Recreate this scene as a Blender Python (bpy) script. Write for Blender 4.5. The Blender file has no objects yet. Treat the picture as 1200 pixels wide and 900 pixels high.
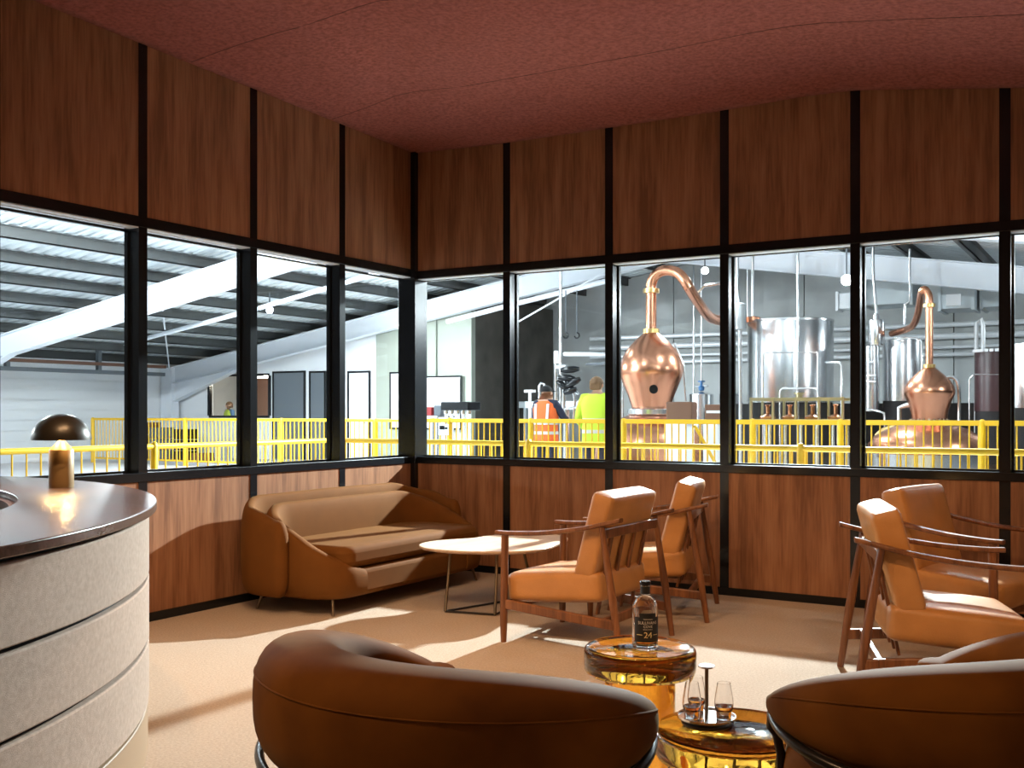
import bpy, bmesh, math, random
from mathutils import Vector, Matrix
random.seed(7)
S = bpy.context.scene
C = S.collection
PI = math.pi

# ------------------------------------------------------------------ camera
F, HX, HY = 1222.0, 600.0, 483.0
CAM = Vector((5.23, -7.08, 1.29)); YAW = math.radians(31.07)
cd = bpy.data.cameras.new('camera'); cam = bpy.data.objects.new('camera', cd); C.objects.link(cam)
cam.location = CAM; cam.rotation_euler = (PI/2, 0, YAW)
cd.sensor_width = 36.0; cd.lens = F/1200*36; cd.shift_y = (HY-450)/1200; cd.clip_end = 200
S.camera = cam
# ------------------------------------------------------------------ world, exposure
W = bpy.data.worlds.new('world'); S.world = W; W.use_nodes = True
W.node_tree.nodes['Background'].inputs[0].default_value = (.55, .65, .8, 1)
W.node_tree.nodes['Background'].inputs[1].default_value = .03
S.view_settings.view_transform = 'Standard'; S.view_settings.look = 'None'
S.view_settings.exposure = 0.0; S.view_settings.gamma = 1.0; S.view_settings.use_curve_mapping = False

# ------------------------------------------------------------------ light settings (fixtures are built further down)
FLOOD = Vector((1.9, 5.0, 3.72)); FLOOD_W = 12500
BAY_W = 1.0        # scales every added high bay
DOWN_W = 205
LAMP_W = 12
def light(name, kind, loc, energy, color, size=.1, aim=None, spot=None, blend=.3):
    d = bpy.data.lights.new(name, kind); d.energy = energy; d.color = color
    if kind == 'AREA': d.shape = 'DISK'; d.size = size
    else: d.shadow_soft_size = size
    if spot: d.spot_size = spot; d.spot_blend = blend
    o = bpy.data.objects.new(name, d); C.objects.link(o); o.location = loc
    if aim is not None: o.rotation_euler = (Vector(aim)-Vector(loc)).to_track_quat('-Z', 'Y').to_euler()
    return o

# ------------------------------------------------------------------ photo pixel -> place
RV = Vector((math.cos(YAW), math.sin(YAW), 0)); VV = Vector((-math.sin(YAW), math.cos(YAW), 0))
def ray(u, v): return VV + RV*((u-HX)/F) + Vector((0, 0, (HY-v)/F))
def on_y(u, v, y):
    d = ray(u, v); return CAM + d*((y-CAM.y)/d.y)
def depth_y(u, y): return (y-CAM.y)/ray(u, HY).y
def z_at(u, v, y): return on_y(u, v, y).z

# ------------------------------------------------------------------ materials
MATS = {}
def nmat(name):
    m = bpy.data.materials.new(name); m.use_nodes = True
    nt = m.node_tree; b = nt.nodes['Principled BSDF']
    MATS[name] = m
    return m, nt, b
def mat(name, col, rough=.5, metal=0., sheen=0., var=0., vscale=8., bump=0., bscale=60., stretch=(1, 1, 1), col2=None, trans=0., ior=1.45, coat=0., spec=None, sheen_tint=None):
    m, nt, b = nmat(name); N = nt.nodes; L = nt.links
    b.inputs['Base Color'].default_value = (*col, 1); b.inputs['Roughness'].default_value = rough
    b.inputs['Metallic'].default_value = metal; b.inputs['IOR'].default_value = ior
    b.inputs['Transmission Weight'].default_value = trans; b.inputs['Coat Weight'].default_value = coat
    if spec is not None: b.inputs['Specular IOR Level'].default_value = spec
    if sheen:
        b.inputs['Sheen Weight'].default_value = sheen; b.inputs['Sheen Roughness'].default_value = .35
        b.inputs['Sheen Tint'].default_value = (*(sheen_tint or col), 1)
    if var or bump:
        tc = N.new('ShaderNodeTexCoord'); mp = N.new('ShaderNodeMapping'); mp.inputs['Scale'].default_value = stretch
        L.new(tc.outputs['Object'], mp.inputs['Vector'])
    if var:
        nz = N.new('ShaderNodeTexNoise'); nz.inputs['Scale'].default_value = vscale; nz.inputs['Detail'].default_value = 5
        L.new(mp.outputs[0], nz.inputs['Vector'])
        mr = N.new('ShaderNodeMapRange'); mr.inputs[1].default_value = .3; mr.inputs[2].default_value = .7
        L.new(nz.outputs[0], mr.inputs[0])
        mx = N.new('ShaderNodeMix'); mx.data_type = 'RGBA'
        c2 = col2 or tuple(c*(1-var) for c in col)
        mx.inputs[6].default_value = (*col, 1); mx.inputs[7].default_value = (*c2, 1)
        L.new(mr.outputs[0], mx.inputs[0]); L.new(mx.outputs[2], b.inputs['Base Color'])
    if bump:
        n2 = N.new('ShaderNodeTexNoise'); n2.inputs['Scale'].default_value = bscale; n2.inputs['Detail'].default_value = 3
        L.new(mp.outputs[0], n2.inputs['Vector'])
        bp = N.new('ShaderNodeBump'); bp.inputs['Strength'].default_value = bump; bp.inputs['Distance'].default_value = .01
        L.new(n2.outputs[0], bp.inputs['Height']); L.new(bp.outputs[0], b.inputs['Normal'])
    return m
def wood(name, c_dark, c_mid, c_light, axis='z', rough=.45, scale=1., spec=.35):
    m, nt, b = nmat(name); N = nt.nodes; L = nt.links
    tc = N.new('ShaderNodeTexCoord'); oi = N.new('ShaderNodeObjectInfo')
    ad = N.new('ShaderNodeVectorMath'); ad.operation = 'MULTIPLY_ADD'
    ad.inputs[1].default_value = (1, 1, 1)
    cb = N.new('ShaderNodeCombineXYZ'); ml = N.new('ShaderNodeMath'); ml.operation = 'MULTIPLY'; ml.inputs[1].default_value = 37.
    L.new(oi.outputs['Random'], ml.inputs[0])
    for k in range(3): L.new(ml.outputs[0], cb.inputs[k])
    L.new(tc.outputs['Object'], ad.inputs[0]); L.new(cb.outputs[0], ad.inputs[2])
    def noise(st, sc, det, dist=0.):
        mp = N.new('ShaderNodeMapping'); mp.inputs['Scale'].default_value = st; L.new(ad.outputs[0], mp.inputs['Vector'])
        n = N.new('ShaderNodeTexNoise'); n.inputs['Scale'].default_value = sc; n.inputs['Detail'].default_value = det
        n.inputs['Distortion'].default_value = dist
        L.new(mp.outputs[0], n.inputs['Vector']); return n
    s = .06
    st = {'z': (1, 1, s), 'x': (s, 1, 1), 'y': (1, s, 1)}[axis]
    st2 = {'z': (1, 1, .12), 'x': (.12, 1, 1), 'y': (1, .12, 1)}[axis]
    n1 = noise(st2, 9*scale, 4, .8); n2 = noise(st, 70*scale, 4); n3 = noise(st, 14*scale, 2)
    mx = N.new('ShaderNodeMath'); mx.operation = 'MULTIPLY_ADD'; mx.inputs[1].default_value = .45
    L.new(n2.outputs[0], mx.inputs[0])
    a2 = N.new('ShaderNodeMath'); a2.operation = 'MULTIPLY_ADD'; a2.inputs[1].default_value = .55; a2.inputs[2].default_value = -.02
    L.new(n1.outputs[0], a2.inputs[0])
    a3 = N.new('ShaderNodeMath'); a3.operation = 'MULTIPLY_ADD'; a3.inputs[1].default_value = .5; a3.inputs[2].default_value = -.24
    L.new(n3.outputs[0], a3.inputs[0]); a4 = N.new('ShaderNodeMath'); a4.operation = 'ADD'
    L.new(a2.outputs[0], a4.inputs[0]); L.new(a3.outputs[0], a4.inputs[1]); L.new(a4.outputs[0], mx.inputs[2])
    cr = N.new('ShaderNodeValToRGB'); e = cr.color_ramp.elements
    e[0].position = .36; e[0].color = (*c_dark, 1); e[1].position = .66; e[1].color = (*c_light, 1)
    k = e.new(.5); k.color = (*c_mid, 1)
    L.new(mx.outputs[0], cr.inputs[0]); L.new(cr.outputs[0], b.inputs['Base Color'])
    b.inputs['Roughness'].default_value = rough; b.inputs['Specular IOR Level'].default_value = spec
    return m

M_PANEL = wood('walnut_panel', (.19, .080, .038), (.285, .125, .060), (.36, .168, .084), rough=.42)
M_CHAIRWOOD = wood('chair_walnut', (.10, .035, .013), (.17, .062, .022), (.23, .09, .034), axis='z', rough=.35, scale=1.5)
M_DESKTOP = wood('dark_desk_wood', (.055, .028, .018), (.08, .041, .027), (.105, .055, .036), axis='x', rough=.27, spec=.4)
M_TABLETOP = wood('pale_table_wood', (.50, .33, .22), (.58, .40, .27), (.65, .46, .32), axis='y', rough=.4)
M_BLACK = mat('black_frame', (.007, .008, .010), rough=.2, spec=.5)
M_CORE = mat('dark_core', (.01, .01, .011), rough=.8)
M_CARPET = mat('carpet', (.50, .385, .30), rough=.95, var=.25, vscale=90, bump=.6, bscale=500, sheen=.2, sheen_tint=(.8, .6, .4), spec=.1)
M_FELT = mat('rust_felt', (.40, .125, .098), rough=.95, var=.45, vscale=38, bump=.5, bscale=260, spec=.05, sheen=.15, sheen_tint=(.9, .5, .4))
M_FABRIC = mat('beige_linen', (.46, .345, .275), rough=.9, var=.2, vscale=60, bump=.35, bscale=600, stretch=(1, 1, 1), spec=.1)
M_VELVET = mat('rust_velvet', (.15, .054, .011), rough=.8, var=.45, vscale=7, sheen=.08, sheen_tint=(.5, .40, .18), spec=.08, col2=(.13, .048, .010))
M_VELVETF = mat('brown_velvet', (.155, .055, .009), rough=.8, var=.45, vscale=5, sheen=.07, sheen_tint=(.45, .38, .13), spec=.06, col2=(.09, .030, .006))
M_LEATHER = mat('tan_leather', (.50, .22, .065), rough=.42, var=.22, vscale=6, bump=.15, bscale=130, spec=.45)
M_BRASS = mat('brass', (.75, .50, .20), rough=.28, metal=1.)
M_SAFE = mat('pale_brass', (.60, .53, .34), rough=.3, metal=1.)
M_BRONZE = mat('bronze', (.20, .15, .10), rough=.35, metal=1.)
M_CHROME = mat('chrome', (.75, .75, .75), rough=.12, metal=1.)
M_TUBE = mat('black_tube', (.03, .025, .022), rough=.3, metal=.6)
M_LAMPDOME = mat('dark_bronze_dome', (.035, .028, .02), rough=.35, metal=.5)
M_LAMPBODY = mat('lamp_brass', (.24, .15, .06), rough=.5, metal=.3)
M_AMBER = mat('amber_glass', (.95, .46, .05), rough=.03, trans=1., ior=1.47, bump=.08, bscale=14)
M_GLASS = mat('clear_glass', (1, 1, 1), rough=.0, trans=1., ior=1.45)
M_WHISKY = mat('whisky', (.95, .50, .10), rough=.0, trans=1., ior=1.36)
M_LABEL = mat('label_black', (.012, .011, .011), rough=.5)
M_INK = mat('ink_gold', (.72, .55, .28), rough=.5)
M_INKW = mat('ink_pale', (.6, .55, .5), rough=.5)
M_COPPER = mat('copper', (.68, .31, .185), rough=.27, metal=1., var=.18, vscale=3)
M_STEEL = mat('stainless', (.72, .74, .76), rough=.24, metal=1., var=.1, vscale=2)
M_PIPE = mat('pipe_steel', (.74, .75, .76), rough=.25, metal=1.)
M_PIPEW = mat('lagged_pipe', (.70, .72, .74), rough=.4, metal=.3)
M_YELLOW = mat('safety_yellow', (.74, .44, .012), rough=.45)
M_WHITE = mat('white_wall', (.80, .82, .85), rough=.7)
M_WSTEEL = mat('white_steel', (.72, .76, .82), rough=.5)
M_GREEN = mat('grey_green_wall', (.30, .325, .28), rough=.8)
M_CONC = mat('concrete', (.50, .52, .52), rough=.85, var=.4, vscale=.8, bump=.3, bscale=12, col2=(.30, .31, .30))
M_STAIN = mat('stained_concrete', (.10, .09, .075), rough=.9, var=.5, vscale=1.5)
M_HFLOOR = mat('hall_floor', (.62, .63, .65), rough=.5)
M_SHEET = mat('roof_sheet', (.70, .75, .78), rough=.42, metal=.35, var=.2, vscale=3)
M_PURLIN = mat('purlin_galv', (.075, .08, .08), rough=.55, metal=.35)
M_DOOR = mat('grey_door', (.13, .15, .17), rough=.6)
M_BROWN = mat('brown_panel', (.16, .075, .045), rough=.5)
M_MAROON = mat('maroon_vat', (.045, .013, .016), rough=.35, var=.4, vscale=2)
M_DUCT = mat('galvanised_duct', (.42, .46, .48), rough=.4, metal=.6, var=.2, vscale=2)
M_ROLLER = mat('roller_door', (.74, .77, .80), rough=.55)
M_ORANGE = mat('hi_vis_orange', (.85, .15, .03), rough=.7)
M_NEON = mat('hi_vis_yellow', (.55, .76, .05), rough=.7)
M_SILVER = mat('reflective_tape', (.6, .6, .6), rough=.4)
M_NAVY = mat('navy_cloth', (.02, .025, .05), rough=.85)
M_SKIN = mat('skin', (.55, .32, .22), rough=.55)
M_HAIR = mat('hair_brown', (.16, .09, .045), rough=.8)
M_CAP = mat('cap_black', (.01, .01, .012), rough=.8)
M_BLUE = mat('valve_blue', (.05, .16, .35), rough=.5)
M_TAN = mat('tan_base', (.30, .185, .10), rough=.6)
M_RED = mat('red_plastic', (.35, .03, .03), rough=.5)
def emis(name, col, st):
    m, nt, b = nmat(name); b.inputs['Emission Color'].default_value = (*col, 1); b.inputs['Emission Strength'].default_value = st
    b.inputs['Base Color'].default_value = (.8, .8, .8, 1); return m
M_LED = emis('led_cool', (.9, .97, 1.), 12); M_LEDW = emis('led_warm', (1., .75, .45), 6); M_BULB = emis('bulb', (1., .66, .3), 14)
M_BOARDGLOW = emis('glowing_board', (.85, .92, 1.), .75)  # white wall board made to glow by its material; it is no lamp
def pane_mat():
    m = bpy.data.materials.new('window_glass'); m.use_nodes = True; nt = m.node_tree; N = nt.nodes; L = nt.links
    N.remove(N['Principled BSDF']); out = N['Material Output']
    t = N.new('ShaderNodeBsdfTransparent'); t.inputs[0].default_value = (.96, .98, .97, 1)
    g = N.new('ShaderNodeBsdfGlossy'); g.inputs['Roughness'].default_value = .0
    fr = N.new('ShaderNodeLayerWeight'); fr.inputs['Blend'].default_value = .5      # Schlick curve, the same from both sides
    pw_ = N.new('ShaderNodeMath'); pw_.operation = 'POWER'; pw_.inputs[1].default_value = 5.; L.new(fr.outputs['Facing'], pw_.inputs[0])
    ma = N.new('ShaderNodeMath'); ma.operation = 'MULTIPLY_ADD'; ma.inputs[1].default_value = .9; ma.inputs[2].default_value = .03; L.new(pw_.outputs[0], ma.inputs[0])
    mx = N.new('ShaderNodeMixShader'); L.new(ma.outputs[0], mx.inputs[0]); L.new(t.outputs[0], mx.inputs[1]); L.new(g.outputs[0], mx.inputs[2])
    L.new(mx.outputs[0], out.inputs['Surface']); return m
M_PANE = pane_mat()

# ------------------------------------------------------------------ mesh builder
class MB:
    def __init__(s): s.v = []; s.f = []
    def add(s, vs, fs):
        n = len(s.v); s.v += [tuple(p) for p in vs]; s.f += [tuple(i+n for i in f) for f in fs]; return s
    def box(s, x0, x1, y0, y1, z0, z1):
        return s.add([(x0, y0, z0), (x1, y0, z0), (x1, y1, z0), (x0, y1, z0), (x0, y0, z1), (x1, y0, z1), (x1, y1, z1), (x0, y1, z1)],
                     [(0, 3, 2, 1), (4, 5, 6, 7), (0, 1, 5, 4), (1, 2, 6, 5), (2, 3, 7, 6), (3, 0, 4, 7)])
    def ring(s, rings, cap=True, close=False):
        n = len(rings[0]); vs = [p for r in rings for p in r]; fs = []
        m = len(rings)
        for i in range(m if close else m-1):
            for j in range(n):
                a = i*n+j; b = i*n+(j+1) % n; k = ((i+1) % m)*n
                fs.append((a, b, k+(j+1) % n, k+j))
        if cap and not close: fs.append(tuple(range(n-1, -1, -1))); fs.append(tuple((m-1)*n+j for j in range(n)))
        return s.add(vs, fs)
    def bar(s, p0, p1, w, h, up=(0, 0, 1)):
        p0 = Vector(p0); p1 = Vector(p1); d = (p1-p0).normalized(); up = Vector(up)
        if abs(d.dot(up)) > .98: up = Vector((1, 0, 0))
        a = d.cross(up).normalized(); b = a.cross(d)
        rs = [[p+a*(sx*w/2)+b*(sy*h/2) for sx, sy in ((-1, -1), (1, -1), (1, 1), (-1, 1))] for p in (p0, p1)]
        return s.ring(rs)
    def tube(s, pts, r, seg=10, rend=None, close=False):
        pts = [Vector(p) for p in pts]; rings = []; n = len(pts); prev = None
        for i, p in enumerate(pts):
            if close: d = pts[(i+1) % n]-pts[i-1]
            else: d = (pts[min(i+1, n-1)]-pts[max(i-1, 0)])
            d.normalize()
            if prev is None:
                up = Vector((0, 0, 1)) if abs(d.z) < .9 else Vector((1, 0, 0)); a = d.cross(up).normalized()
            else: a = (prev-d*prev.dot(d)).normalized()
            prev = a; b = d.cross(a)
            if callable(r): rr = r(i/(n-1))
            else: rr = r if rend is None else r+(rend-r)*i/(n-1)
            rings.append([p+(a*math.cos(2*PI*k/seg)+b*math.sin(2*PI*k/seg))*rr for k in range(seg)])
        return s.ring(rings, close=close)
    def lathe(s, prof, seg=32, c=(0, 0, 0), close=False):
        rings = [[(c[0]+max(r, 1e-4)*math.cos(2*PI*k/seg), c[1]+max(r, 1e-4)*math.sin(2*PI*k/seg), c[2]+z) for k in range(seg)] for r, z in prof]
        return s.ring(rings, close=close)
    def prism(s, out, z0, z1):
        return s.ring([[(x, y, z0) for x, y in out], [(x, y, z1) for x, y in out]])
    def rbox(s, sx, sy, sz, r, n=6, puff=0., M=None):
        """rounded box centred on origin; puff bulges the broad faces"""
        M = M or Matrix.Identity(4)
        h = (sx/2, sy/2, sz/2); bm = bmesh.new(); bmesh.ops.create_cube(bm, size=2)
        bmesh.ops.subdivide_edges(bm, edges=bm.edges[:], cuts=n*2-1, use_grid_fill=True)
        inner = [max(q-r, 1e-4) for q in h]; vs = []; bm.verts.index_update()
        for v in bm.verts:
            p = []
            for k in range(3):   # denser sampling near the edges
                t = v.co[k]; t = math.copysign(abs(t)**.6, t); p.append(t*h[k])
            q = [max(-inner[k], min(inner[k], p[k])) for k in range(3)]
            d = Vector([p[k]-q[k] for k in range(3)])
            if d.length > 1e-6: d = d.normalized()*r if d.length > 1e-9 else d
            o = Vector(q)+d
            if puff:
                w = [max(0., 1-(o[k]/h[k])**2) for k in range(3)]
                o.z += math.copysign(puff*w[0]*w[1], o.z) if abs(o.z) > .2*h[2] else 0
                o.x += math.copysign(puff*.6*w[2]*w[1], o.x) if abs(o.x) > .9*inner[0] else 0
                o.y += math.copysign(puff*.6*w[2]*w[0], o.y) if abs(o.y) > .9*inner[1] else 0
            vs.append(M @ o)
        fs = [tuple(v.index for v in f.verts) for f in bm.faces]; bm.free()
        return s.add(vs, fs)
    def mesh(s, name, m, smooth=False):
        me = bpy.data.meshes.new(name); me.from_pydata(s.v, [], s.f)
        bm = bmesh.new(); bm.from_mesh(me); bmesh.ops.recalc_face_normals(bm, faces=bm.faces[:]); bm.to_mesh(me); bm.free()
        if m: me.materials.append(m)
        if smooth:
            me.shade_smooth()
            try: me.set_sharp_from_angle(angle=math.radians(42))
            except Exception: pass
        return me
    def build(s, name, m, parent=None, smooth=False, bevel=0., world=False, label=None, seg=2, sub=0):
        if world and parent is not None:
            L = parent.location if parent.parent is None else parent.parent.location+parent.location
            s.v = [(x-L.x, y-L.y, z-L.z) for x, y, z in s.v]
        elif world == 'origin' or (world and parent is None):
            xs = [p[0] for p in s.v]; ys = [p[1] for p in s.v]; zs = [p[2] for p in s.v]
            L = Vector(((min(xs)+max(xs))/2, (min(ys)+max(ys))/2, min(zs))); s.v = [(x-L.x, y-L.y, z-L.z) for x, y, z in s.v]
        o = bpy.data.objects.new(name, s.mesh(name, m, smooth)); C.objects.link(o)
        if world and parent is None: o.location = L
        if parent is not None: o.parent = parent
        if bevel:
            b = o.modifiers.new('bevel', 'BEVEL'); b.width = bevel; b.segments = seg; b.limit_method = 'ANGLE'; b.angle_limit = math.radians(50)
        if sub:
            q = o.modifiers.new('sub', 'SUBSURF'); q.levels = sub; q.render_levels = sub
        if label: o['label'] = label
        return o
def tag(o, label, cat, group=None):
    o['label'] = label; o['category'] = cat
    if group: o['group'] = group
    return o
def thing(name, label, cat, loc=(0, 0, 0), rz=0., group=None):
    o = bpy.data.objects.new(name, None); C.objects.link(o); o.empty_display_size = .1
    o.location = loc; o.rotation_euler = (0, 0, rz); return tag(o, label, cat, group)
def struct(o): o['kind'] = 'structure'; return o
def sroot(name, loc=(0, 0, 0)):
    o = bpy.data.objects.new(name, None); C.objects.link(o); o.location = loc; return struct(o)
def copy_tree(o, parent=None):
    c = o.copy(); C.objects.link(c); c.parent = parent
    for ch in list(o.children): copy_tree(ch, c)
    return c
def inst(src, parent, loc):
    c = src.copy(); C.objects.link(c); c.parent = parent; c.location = loc; return c

# ================================================================== THE ROOM
ZT0, ZT1, ZS0, ZS1 = 2.405, 2.475, .862, .918         # window head bar, sill bar
ZC = 3.75                                              # wall height above the ceiling felt
XM = [.915, 1.815, 2.715, 3.615, 4.515, 5.415, 6.315, 7.215, 8.115]  # right-hand (distillery side) wall mullions
YM = [-.918, -1.849, -2.78, -3.745, -4.68, -5.573, -6.504, -7.435, -8.366]
RX, RY = 9.0, -9.3
DEP = .13

floor = struct(MB().box(-.05, RX+.05, RY-.05, .05, -.12, 0).build('floor', M_CARPET))

def ceil_h(x, y):
    # tent-like felt: heights along the two glazed walls as seen, vaulting up gently inside
    def right(x):
        pts = [(0, 3.463), (.9, 3.43), (1.8, 3.423), (2.7, 3.42), (3.3, 3.43), (3.6, 3.42), (4.1, 3.35), (4.5, 3.29), (5.4, 3.16), (9, 3.1)]
        for (a, b), (c, d) in zip(pts, pts[1:]):
            if x <= c:
                t = max(0, (x-a)/(c-a)); return b+(d-b)*t
        return 3.1
    base = right(x)+(-y)*.028*max(0, 1-x/4.5)
    e = min(1., x/1.1)*min(1., -y/1.1)
    e = math.sin(e*PI/2)
    d = base+.10*e
    # ridge of the fold running out from the corner
    k = (x-.62*(-y)); d += .05*e*max(0, 1-abs(k)/.5)
    return d
n = 72; mb = MB(); vs = []; fs = []
for j in range(n+1):
    for i in range(n+1):
        x = RX*(i/n)**1.15; y = RY*(j/n)**1.15; vs.append((x, y, ceil_h(max(0, x), min(0, y))))
for j in range(n):
    for i in range(n): a = j*(n+1)+i; fs.append((a, a+1, a+n+2, a+n+1))
mb.add(vs, fs); ceiling = struct(mb.build('ceiling', M_FELT, smooth=True))
sm = ceiling.modifiers.new('solid', 'SOLIDIFY'); sm.thickness = .05; sm.offset = 1
# felt sheet seams: thin dark grooves following the surface
for k, line in enumerate([[(0, -1.06), (9, -1.06)], [(0, -2.42), (9, -2.42)], [(0, -3.78), (9, -3.78)]]):
    pts = []
    for i in range(60):
        t = i/59; x = .02+(RX-.04)*t; y = line[0][1]+(line[1][1]-line[0][1])*t; pts.append((x, y, ceil_h(x, y)-.001))
    MB().tube(pts, .0013, 5).build('felt_seam', M_CORE, ceiling)

def wall_side(name, along, stations, end, low_panels):
    """glazed wall: along 'x' (plane y=0, outside +y) or 'y' (plane x=0, outside -x)"""
    root = sroot(name); ZT0, ZT1 = (2.405, 2.47) if along == 'x' else (2.42, 2.485)
    def B(a0, a1, d0, d1, z0, z1):   # a along the wall, d depth (0 = face, positive = outwards)
        if along == 'x': return MB().box(a0, a1, d0, d1, z0, z1)
        return MB().box(-d1, -d0, -a1, -a0, z0, z1)
    B(0, end, .03, .12, .0, ZS0).build('wall_core', M_CORE, root)
    B(0, end, .03, .12, ZT1, ZC).build('wall_core', M_CORE, root)
    st = [0.0]+stations
    st = [s for s in st if s < end]+[end]
    for i, (a, b) in enumerate(zip(st, st[1:])):
        g0 = .045 if i == 0 else .03; g1 = .03
        if b == end: g1 = 0
        B(a+g0, b-g1, 0, .03, ZT1-.002, ZC).build('wood_panel', M_PANEL, root)
        B(a+g0, b-g1, 0, .03, .055, ZS0+.002).build('wood_panel', M_PANEL, root)
    for a in st[1:-1]:
        B(a-.032, a+.032, -.004, DEP, .05, ZC).build('mullion', M_BLACK, root)
    B(0, end, -.008, DEP, ZS0, ZS1).build('sill_rail', M_BLACK, root, bevel=.003)
    B(0, end, -.008, DEP, ZT0, ZT1).build('head_rail', M_BLACK, root, bevel=.003)
    B(0.04, end, .0, .084, ZT0-.006, ZT0).build('pale_head_strip', M_WSTEEL, root)  # pale strip along the underside of the head rail
    return root, st, B
wall_r, st_r, B_r = wall_side('wall_right', 'x', XM, RX, True)
wall_l, st_l, B_l = wall_side('wall_left', 'y', [-y for y in YM], -RY, True)
MB().box(-DEP, .045, -.045, DEP, 0, ZC).build('corner_post', M_BLACK, wall_r, bevel=.003)
struct(MB().box(0, RX, -.012, .03, 0, .055).build('baseboard_right', M_BLACK))
struct(MB().box(-.03, .012, RY, 0, 0, .055).build('baseboard_left', M_BLACK))
k = 1
for B, st in ((B_l, st_l), (B_r, st_r)):
    for i, (a, b) in enumerate(zip(st, st[1:])):
        a0 = a+.032; b0 = b-.032
        w = sroot('window_%d' % k); k += 1
        for (p, q, z0, z1) in ((a0, a0+.012, ZS1, ZT0), (b0-.012, b0, ZS1, ZT0), (a0, b0, ZS1, ZS1+.012), (a0, b0, ZT0-.012, ZT0)):
            B(p, q, .085, .115, z0, z1).build('glazing_bead', M_BLACK, w)
        B(a0+.006, b0-.006, .098, .104, ZS1+.006, ZT0-.006).build('pane', M_PANE, w)
struct(MB().box(RX, RX+.1, RY, .1, 0, ZC).build('wall_far_right', M_PANEL))
struct(MB().box(-.1, RX+.1, RY-.1, RY, 0, ZC).build('wall_back', M_PANEL))
struct(MB().box(-.13, RX+.1, RY-.1, .13, ZC, ZC+.04).build('trim_1', M_CORE))

# ================================================================== THE DISTILLERY HALL
RIDX, RIDH, SLOPE = -3.6, 5.0, .158
def roof_h(x): return RIDH-SLOPE*abs(x-RIDX)
XL, XR, YE = -19.5, 12.3, 18.4
struct(MB().box(XL-.3, XR, .14, YE+.2, -.3, -.02).build('floor_hall', M_HFLOOR))
struct(MB().box(XL-.3, -.14, -12, .14, -.3, -.02).build('floor_hall_side', M_HFLOOR))
# end wall of concrete panels
we = sroot('wall_end', (0, YE, 0))
st = [-19.5, -15.5, -12, -8.6, -5.2, -1.8, 1.6, 5.0, 8.4, 12.3]
for a, b in zip(st, st[1:]):
    xs = [a+.012]+([RIDX] if a < RIDX < b else [])+[b-.012]
    out = [(a+.012, 0), (b-.012, 0)]+[(x, roof_h(x)+.32) for x in reversed(xs)]
    mb = MB(); mb.ring([[(x, 0, z-.3 if z == 0 else z) for x, z in out], [(x, .2, z-.3 if z == 0 else z) for x, z in out]])
    mb.build('concrete_panel', M_CONC, we)
# eaves wall with roller door
ws = sroot('wall_eaves', (XL, 0, 0))
MB().box(-.2, 0, -12, YE, -.3, roof_h(XL)+.3).build('cladding', M_WHITE, ws)
for i in range(9): MB().box(0, .03, 4.2, 12.6, i*.27, i*.27+.262).build('roller_slat', M_ROLLER, ws)
MB().box(0, .12, 12.7, 13.0, 0, 2.4).build('door_post', M_DOOR, ws)
# crane rail running under the eaves
cr = thing('crane_rail', 'copper coloured crane track with dark beam along white eaves wall', 'crane rail', (XL+1.2, 3, 0))
MB().box(-.09, .09, -14, 10, 2.52, 2.60).build('rail', M_BROWN, cr); MB().box(-.05, .05, -14, 10, 2.3, 2.40).build('beam', M_DOOR, cr)
for i in range(9): MB().box(-.06, .06, -13+i*2.6, -12.9+i*2.6, 2.40, 2.95).build('hanger', M_DOOR, cr)
# partition wall with office window and doors, plane y=14.3
YP = 14.3
def px_x(u): return on_y(u, HY, YP).x
wp = sroot('wall_partition', (0, YP, 0))
xw0, xw1 = px_x(246), px_x(316); zw0, zw1 = z_at(280, 487, YP), z_at(280, 441, YP)
xg, xe = px_x(444), px_x(554)
def slope_panel(x0, x1, z0, m, y0=0., y1=.12, name='wall_panel'):
    out = [(x0, z0), (x1, z0), (x1, roof_h(x1)-.05), (x0, roof_h(x0)-.05)]
    MB().ring([[(x, y0, z) for x, z in out], [(x, y1, z) for x, z in out]]).build(name, m, wp)
slope_panel(XL, xw0, -.02, M_WHITE); slope_panel(xw1, xg, -.02, M_WHITE); slope_panel(xw0, xw1, zw1, M_WHITE)
MB().box(xw0, xw1, 0, .12, -.02, zw0).build('wall_panel', M_WHITE, wp)
slope_panel(xg, px_x(514), -.02, M_GREEN, -.12, .12); slope_panel(px_x(514), xe, -.02, M_GREEN, -.06, .12)
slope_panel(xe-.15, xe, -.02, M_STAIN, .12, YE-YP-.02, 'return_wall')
w = sroot('window_20', (0, YP, 0))
for (a, b, c, d) in ((xw0-.06, xw0+.03, zw0, zw1), (xw1-.03, xw1+.06, zw0, zw1), (xw0, xw1, zw0-.06, zw0), (xw0, xw1, zw1, zw1+.06)):
    MB().box(a, b, -.04, .06, c, d).build('window_frame', M_BLACK, w)
MB().box(xw0+.03, xw1-.03, .02, .03, zw0, zw1).build('pane', M_PANE, w)
struct(MB().box(xw0-.4, xw1+.6, YP+2.2, YP+2.3, 0, 3).build('wall_office', M_BROWN))
struct(MB().box(xw0-.4, xw1+.6, YP+.3, YP+2.2, 2.35, 2.4).build('ceiling_office', M_WHITE))
ol = thing('added_office_lamp', 'added flat white lamp that brightens the far office', 'light', ((xw0+xw1)/2, YP+1.2, 2.28))  # lamp added so the office interior shows through its window
MB().box(-.5, .5, -.15, .15, .03, .07).build('lamp_housing', M_WHITE, ol); MB().box(-.48, .48, -.13, .13, .02, .03).build('diffuser', M_LED, ol)
light('added_office_light', 'POINT', ((xw0+xw1)/2, YP+1.1, 2.2), 90, (1., .85, .7), .1)
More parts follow.
